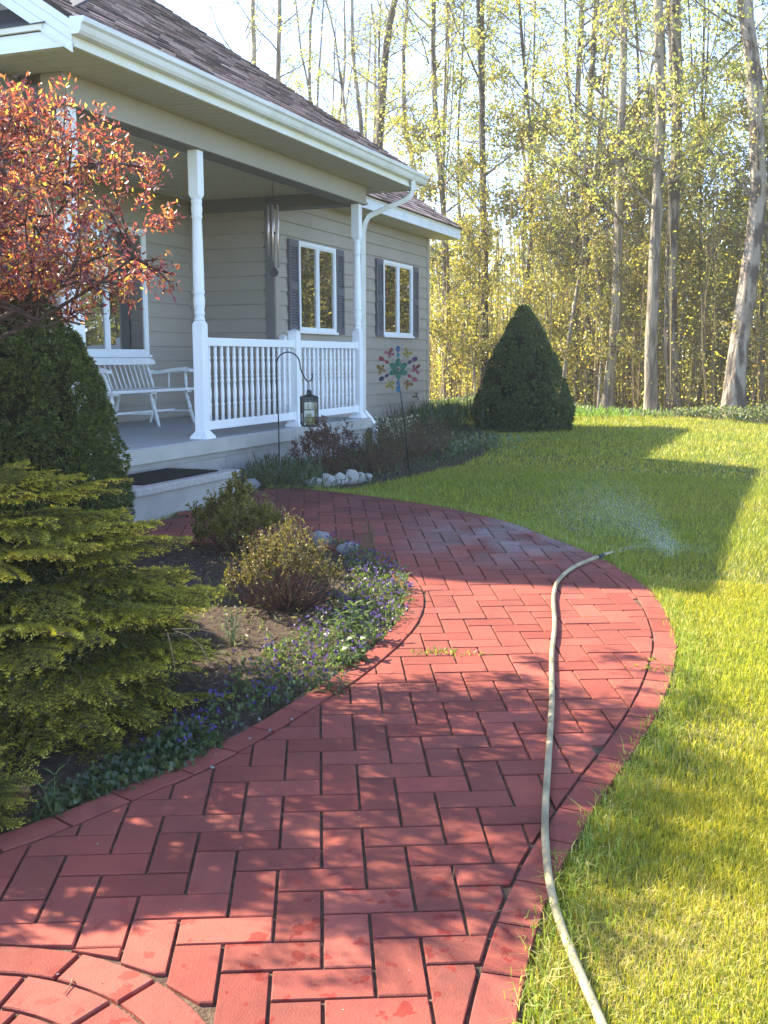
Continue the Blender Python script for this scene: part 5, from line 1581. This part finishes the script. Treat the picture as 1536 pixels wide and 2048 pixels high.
while cnt < 24:
    x = 22.5 + 24 * rr.random() ** 1.1; t = rr.uniform(-.25, .60); x = float(slant(x, t)); y = x * t
    if min((x - a) ** 2 + (y - c) ** 2 for a, c in MX) < .5: continue
    MX.append((x, y)); cnt += 1
    p = (MID if rr.random() < .7 else BIG)[rr.randrange(4)]
    CROWD.append((x, y)); CE_ = put_tree(p, x, y, rr.choice((0, 0, 1, 2)), rr.choice((.05, .07, .09, .12, .15)), rr.uniform(0, 6.28), (rr.gauss(0, .035), rr.gauss(0, .035), 0), 'slim leafy woodland tree standing in the crowd behind the front row of trunks', G2, 'woodland_tree', s=rr.uniform(.8, 1.15))
    CROWD[-1] = (CE_, x, y)
name_all(CROWD, 'slim woodland tree')
G3 = 'young saplings under the trees'
for k in range(60):
    x = 20.9 + 12 * rr.random() ** 1.4; t = rr.uniform(-.12, .36); x = float(slant(x, t)); y = x * t
    e_ = put_tree(SAP[rr.randrange(4)], x, y, rr.choice((0, 2, 2)), rr.choice((.014, .02, .028)), rr.uniform(0, 6.28), (rr.gauss(0, .08), rr.gauss(0, .08), 0), 'thin yellow green leafed sapling growing under the trees at the lawn edge', G3, 'sapling', s=rr.uniform(.55, 1.25))
    SAPS.append((e_, x, y))
name_all(SAPS, 'leafy sapling')
# undergrowth: what nobody could count
def volume_leaves(name, label, n, xr, tr, zmax, ls, cols, w, pw=1.6, stems=0, sh=(1.5, 4.5)):
    nb = n // 6; tb_ = rng.uniform(*tr, nb); xb = slant(rng.uniform(*xr, nb), tb_); yb = xb * tb_; zb = zmax * rng.random(nb) ** pw
    C = np.c_[xb, yb, gz(xb, yb) + zb]
    P = np.repeat(C, 6, 0) + rng.normal(0, .17, (nb * 6, 3))
    v, q = leaves(P, rng.normal(size=(len(P), 3)), rng.uniform(.6, 1.3, len(P)) * ls, rng.uniform(.45, .8, len(P)) * ls, .2)
    parts = [(v, q, np.repeat(np.repeat(pick(nb, cols, w, .25), 6, 0), 4, 0))]
    if stems:
        ts_ = rng.uniform(*tr, stems); xs_ = slant(rng.uniform(*xr, stems), ts_); ys_ = xs_ * ts_; z_ = gz(xs_, ys_)
        L = rng.uniform(*sh, stems); D = np.c_[rng.normal(0, .05, (stems, 2)), np.ones(stems)]
        B0 = np.c_[xs_, ys_, z_ - .05]
        for a in (0, 1.57):     # two crossed slivers read as a round stick
            S_ = np.tile([math.cos(a + .4), math.sin(a + .4), 0.], (stems, 1)); W_ = rng.uniform(.006, .016, stems)[:, None]
            top = B0 + unit(D) * L[:, None]; mid = (B0 + top) / 2 + rng.normal(0, .06, (stems, 3))
            V = np.stack([B0 - S_ * W_, B0 + S_ * W_, mid + S_ * W_ * .8, mid - S_ * W_ * .8, top + S_ * W_ * .3, top - S_ * W_ * .3], 1).reshape(-1, 3)
            i0 = np.arange(stems)[:, None] * 6
            Q = np.concatenate([i0 + [0, 1, 2, 3], i0 + [3, 2, 4, 5]])
            parts.append((V, Q, np.repeat(pick(stems, [(.19, .15, .11), (.26, .21, .15), (.11, .09, .07)], j=.2), 6, 0)))
    V, Q, T = cat(parts)
    return tag(link(name, npmesh(name, V, Q, M_leaf, T)), label, 'undergrowth', None, 'stuff')
UC = [(.56, .52, .11), (.46, .46, .10), (.66, .58, .13), (.30, .33, .08), (.56, .34, .10), (.18, .18, .05)]
UW = [3, 3, 2, 1.5, .5, 1]
volume_leaves('undergrowth', 'yellow green leafy undergrowth and thin stems filling the woods behind the lawn', 46000, (20.9, 26), (-.15, .40), 3.2, .070, UC, UW, 1.2, 650, (1.5, 6))
volume_leaves('deep_undergrowth', 'hazy mass of yellow leaves deeper between the trees', 30000, (27, 46), (-.25, .42), 5.0, .17, UC, UW, 1.15, 800, (3, 9))
volume_leaves('distant_woods', 'far mass of woodland closing the view behind the trees', 38000, (46, 66), (-.6, .70), 7.5, .36, [(.22, .21, .06), (.16, .17, .05), (.28, .24, .07), (.12, .11, .05)], [3, 3, 2, 2], 1.05, 500, (6, 12))
M_litter = mat('leaf_litter', (.13, .10, .055), .95, .1, col2=(.20, .15, .07), vscale=9, bump=1, bscale=30, coord='Pos', detail=8)
edge = np.array([[19.9 + .45 * min(max(t - .5, 0), 16) + .35 * math.sin(t * 1.7) + .2 * math.sin(t * 4.1), t] for t in np.arange(-14, 26, .4)])
FF = np.vstack([edge, [[75, 26]], [[75, -14]]])
fl = link('forest_floor', sheet('forest_floor', np.r_[np.arange(19, 24, .15), np.arange(24, 75, 1.0)], np.arange(-14, 26, .25), .012, M_litter, lambda X, Y: inside(FF, X, Y))); tag(fl, kind='structure')
n = 15000
t = rng.uniform(-11, 9, n); x = 19.9 + .45 * np.clip(t - .5, 0, 16) + .35 * np.sin(t * 1.7) + .2 * np.sin(t * 4.1) + rng.uniform(-.15, 1.3, n) * rng.uniform(.3, 1, n)
hh = .26 * np.abs(np.sin(t * 1.1 + 1) * .5 + .6) * np.clip((x - .45 * np.clip(t - .5, 0, 16) - 19.6) * 2.2, .15, 1)
P = np.c_[x, t, gz(x, t) + rng.uniform(.02, 1, n) * hh]
v, q = leaves(P, rng.normal(size=(n, 3)) + np.array([0, 0, .6]), rng.uniform(.05, .11, n), rng.uniform(.03, .06, n), .2)
tag(link('edge_groundcover', npmesh('edge_groundcover', v, q, M_leaf, np.repeat(pick(n, [(.10, .14, .06), (.16, .20, .09), (.06, .09, .035), (.20, .22, .07)], [3, 2, 3, 1], .2), 4, 0))), 'low dark and pale leafed ground cover along the edge of the woods', 'ground cover', None, 'stuff')

# ================================================================== GRASS
def not_lawn(X, Y):
    m = inside(PATH_OUT, X, Y) | inside(BED1, X, Y) | (inside(BED2, X, Y)) | (Y > 5.9) & (X > 6) & (X < 17.6) | (X > 6) & (X < 12.2) & (Y > 4.3)
    return m
def fan(n, d0, d1, a0, a1):
    a = rng.uniform(a0, a1, n); d = np.sqrt(rng.uniform(d0 ** 2, d1 ** 2, n))
    return d * np.cos(a), d * np.sin(a)
def patchy(x, y, s, ph):
    return .5 + .25 * (np.sin(x * s + ph) * np.cos(y * s * 1.3 + ph * 2) + np.sin(x * s * 2.3 + y * s * 1.7 + ph))
def blades(n, d0, d1, a0, a1, H, W, straw, seg=2, lean=.5, yel=1.0):
    x, y = fan(n, d0, d1, a0, a1)
    k = ~not_lawn(x, y) & (x < 20.1 + .45 * np.clip(y - .5, 0, 16)); x, y = x[k], y[k]; n = len(x)
    z = gz(x, y)
    h = H * rng.uniform(.5, 1.25, n) * (.75 + .6 * patchy(x, y, 3.1, 1.)) 
    # taller tufts hang over the path edge, thin dry patches elsewhere
    sp = patchy(x, y, 2.0, 2.2)
    dry = rng.random(n) < straw * 1.25 * np.clip(sp * 2.2 - .75, .12, 1.6)
    h = np.where(dry, h * .62, h)
    a = rng.uniform(0, 2 * math.pi, n); ln = lean * rng.uniform(.2, 1.5, n) * np.where(dry, 1.7, 1)
    dx, dy = np.cos(a) * ln, np.sin(a) * ln
    b = rng.uniform(0, math.pi, n); sx, sy = np.cos(b) * W / 2, np.sin(b) * W / 2
    P0 = np.c_[x, y, z]; up = np.c_[dx * .35, dy * .35, np.ones(n)]; 
    P1 = P0 + up * (h * .55)[:, None]; P2 = P0 + np.c_[dx, dy, np.ones(n) * np.clip(1 - ln * .35, .25, 1)] * h[:, None]
    S_ = np.c_[sx, sy, np.zeros(n)]
    gcol = pick(n, [(.20, .24, .026), (.29, .32, .034), (.38, .37, .042), (.14, .19, .022)], [3, 3, 2.4, 1.6], .18)
    scol = pick(n, [(.56, .47, .20), (.46, .36, .14), (.62, .54, .28)], j=.15)
    gcol = gcol * np.array([1.0 + .42 * yel, 1.0 + .28 * yel, 1.0])  # sunlight put into the colour: yellower sunny bands, greener house-shadow band
    col = np.where(dry[:, None], scol, gcol)
    yl = (.9 + .2 * patchy(x, y, .9, .4))[:, None]; col = col * np.c_[yl, np.ones_like(yl), yl * .9]
    if seg == 2:
        V = np.stack([P0 - S_, P0 + S_, P1 + S_ * .8, P1 - S_ * .8, P2], 1).reshape(-1, 3); i0 = np.arange(n)[:, None] * 5
        Q = np.concatenate([i0 + [0, 1, 2], i0 + [0, 2, 3], i0 + [3, 2, 4]]); m = 5
    else:
        V = np.stack([P0 - S_, P0 + S_, P2], 1).reshape(-1, 3); Q = np.arange(3 * n).reshape(n, 3); m = 3
    return V, Q, np.repeat(col, m, 0)

view0 = math.atan2(FWD.y, FWD.x)
lo, hi = view0 - RAD(27), view0 + RAD(24)
parts = [blades(170000, 1.3, 3.4, lo, hi, .034, .0023, .55, yel=1.0), blades(180000, 3.4, 6.2, lo, hi, .037, .0034, .30, yel=.8), blades(150000, 6.2, 11, lo, hi, .045, .0065, .10, 1, yel=.0), blades(165000, 11, 25, lo, hi, .055, .013, .16, 1, yel=.2)]
V, Q, T = cat(parts)
gr = link('grass', npmesh('grass', V, Q, M_grass, T)); tag(gr, 'sunlit yellow green lawn grass with dry straw patches', 'grass', None, 'stuff')
# longer tufts along the right border of the path and in the near lawn
n = 9000; kk = rng.integers(0, len(R_OUT), n); o = offset(R_OUT, .0)
Tn = np.gradient(R_OUT, axis=0); Tn /= np.linalg.norm(Tn, axis=1)[:, None]; Nn = np.stack([Tn[:, 1], -Tn[:, 0]], 1)
XY = R_OUT[kk] + Nn[kk] * np.abs(rng.normal(0, .07, n))[:, None] + rng.normal(0, .02, (n, 2))
XY = XY[XY[:, 0] > 1.2]; n = len(XY)
P0 = np.c_[XY, gz(XY[:, 0], XY[:, 1])]; h = rng.uniform(.03, .085, n)
dirn = -Nn[rng.integers(0, 1, n)] * 0 + rng.normal(0, .5, (n, 2))
V1 = P0 + np.c_[dirn * .3, np.ones(n)] * (h * .6)[:, None]; V2 = P0 + np.c_[dirn * 1.1, np.full(n, .75)] * h[:, None]
b_ = rng.uniform(0, math.pi, n); S_ = np.c_[np.cos(b_), np.sin(b_), np.zeros(n)] * .0019
V = np.stack([P0 - S_, P0 + S_, V1 + S_ * .8, V1 - S_ * .8, V2], 1).reshape(-1, 3); i0 = np.arange(n)[:, None] * 5
Q = np.concatenate([i0 + [0, 1, 2], i0 + [0, 2, 3], i0 + [3, 2, 4]])
tag(link('border_grass', npmesh('border_grass', V, Q, M_grass, np.repeat(pick(n, [(.20, .28, .035), (.30, .36, .045), (.50, .44, .16)], [3, 3, 1.2], .2), 5, 0))), 'longer grass blades leaning over the right border bricks', 'grass', None, 'stuff')

# ================================================================== HOSE AND WATER
hp = [(1222, 2090, .022), (1205, 2048, .024), (1176, 1985, .026), (1140, 1900, .030), (1112, 1830, .034), (1096, 1755, .040), (1089, 1665, .040), (1091, 1600, .038), (1098, 1500, .038), (1104, 1400, .038), (1103, 1310, .038), (1110, 1250, .042), (1106, 1195, .040), (1112, 1165, .038), (1135, 1141, .038), (1168, 1123, .042), (1196, 1114, .055)]
HP = np.array([tuple(gp(u, v, dz)) for u, v, dz in hp])
d_ = np.r_[0, np.cumsum(np.linalg.norm(np.diff(HP, axis=0), axis=1))]
tt = np.linspace(0, d_[-1], 150)
def cr(P, d, t):
    return np.stack([np.interp(t, d, P[:, i]) for i in range(3)], 1)
HS = cr(HP, d_, tt)
for _ in range(14): HS[1:-1] = (HS[:-2] + 2 * HS[1:-1] + HS[2:]) / 4
hs = thing('garden_hose', 'cream garden hose snaking up the brick path to a small brass nozzle', 'hose', tuple(HS[75]))
b = B(); b.tube([Vector(p) for p in HS], .0108, 12)
M_hose = mat('hose_rubber', (.42, .36, .22), .6, .2, col2=(.24, .20, .12), vscale=9, bump=.1, bscale=50)
b.build('hose_tube', M_hose, hs)
e = Vector(HS[-1]); dv = (Vector(HS[-1]) - Vector(HS[-4])).normalized()
b = B(); b.tube([e, e + dv * .012, e + dv * .05, e + dv * .055], [.013, .0135, .0125, .010], 12); b.build('coupling', mat('black_grip', (.03, .04, .03), .6, .3), hs)
b = B(); b.tube([e + dv * .055, e + dv * .062, e + dv * .10, e + dv * .13], [.010, .0115, .0085, .006], 12); b.build('nozzle', mat('brass', (.40, .34, .20), .35, .5, .8), hs)
tip = e + dv * .13
# the spray: loose drops blown back over the shaded lawn
p0 = gp(1345, 1102, .06); p1 = gp(1120, 1035, .25)
n = 9500
t = rng.random(n) ** 1.1
C = np.array(p0)[None] * (1 - t[:, None]) + np.array(p1)[None] * t[:, None]
sp = (.06 + .24 * t)[:, None]
C += rng.normal(0, 1, (n, 3)) * sp * np.array([1.0, .55, .45]) + np.c_[np.zeros((n, 2)), .16 * np.sin(t * math.pi)]
# the thin jet leaving the nozzle
m = 700; tj = rng.random(m)[:, None]; pj = np.array(gp(1425, 1104, .03))
J = np.array(tip) * (1 - tj) + pj * tj + np.c_[np.zeros((m, 2)), .05 * np.sin(tj[:, 0] * math.pi)] + rng.normal(0, .006, (m, 3)) * (1 + 3 * tj)
C = np.vstack([C, J]); n = len(C)
C[:, 2] = np.maximum(C[:, 2], gz(C[:, 0], C[:, 1]) + .03)
R_ = rng.uniform(.0006, .0015, n)
tet = np.array([(0, 0, 1.), (.94, 0, -.33), (-.47, .82, -.33), (-.47, -.82, -.33)])
V = (C[:, None, :] + tet[None] * R_[:, None, None]).reshape(-1, 3)
Q = (np.array([(0, 1, 2), (0, 2, 3), (0, 3, 1), (1, 3, 2)])[None] + (np.arange(n) * 4)[:, None, None]).reshape(-1, 3)
M_water = mat('water_drop', (.75, .82, .86), .15, .6)
tag(link('water_spray', npmesh('water_spray', V, Q, M_water)), 'fine white water spray drifting over the shaded lawn past the hose end', 'water spray', None, 'stuff')

# small fallen things on the bricks
def twig_on(u0, v0, u1, v1, label, r_=.0016, bendy=.02):
    a_, c_ = gp(u0, v0, .030), gp(u1, v1, .030); m_ = (a_ + c_) / 2 + Vector((bendy, 0, .004))
    b = B(); b.tube([a_, m_, c_], [r_, r_ * .8, r_ * .5], 5)
    c0 = (a_ + c_) / 2
    tag(b.build('fallen_twig', mat('dry_twig', (.20, .13, .09), .85, .15), at=c0), label, 'twig', 'twigs fallen on the bricks')
twig_on(975, 1828, 1060, 1822, 'thin curved twig lying across the right border joint', .0013, .015)
twig_on(145, 1958, 130, 1988, 'short curled twig on the round brick medallion', .0022, .01)
twig_on(908, 1732, 905, 1760, 'tiny twig standing in a joint on the sunny bricks', .0012, .005)
# bud scales and petals blown over the bricks
P = scatter_in(PATH_IN, 5200); P = P[P[:, 0] > 1.2]
P = P[(rng.random(len(P)) < np.clip(1.3 - np.abs(P[:, 0] - 2.4) * .35, .12, 1) * .16)]
L = np.array([P[:, 0], P[:, 1], gz(P[:, 0], P[:, 1]) + .0275]).T
D = sph(len(P)); D[:, 2] *= .05
v, q = leaves(L, D, rng.uniform(.003, .008, len(P)), rng.uniform(.002, .004, len(P)))
tag(link('bud_scales', npmesh('bud_scales', v, q, M_needle, np.repeat(pick(len(P), [(.42, .34, .26), (.30, .2, .15), (.5, .45, .42)]), 4, 0))), 'pale bud scales and tiny petals strewn over the bricks', 'plant litter', None, 'stuff')
print('TRIS', sum(len(m.polygons) for m in bpy.data.meshes))

# ================================================================== HAZE
hm = bpy.data.materials.new('thin_haze'); hm.use_nodes = True
hn = hm.node_tree; hn.nodes.clear()
pv = hn.nodes.new('ShaderNodeVolumePrincipled'); pv.inputs['Color'].default_value = (1, .97, .90, 1); pv.inputs['Density'].default_value = .0015; pv.inputs['Anisotropy'].default_value = .25
ho = hn.nodes.new('ShaderNodeOutputMaterial'); hn.links.new(pv.outputs[0], ho.inputs['Volume'])
b = B(); b.box(-12, 90, -40, 75, -3.5, 22)
tag(b.build('haze', hm), kind='stuff')
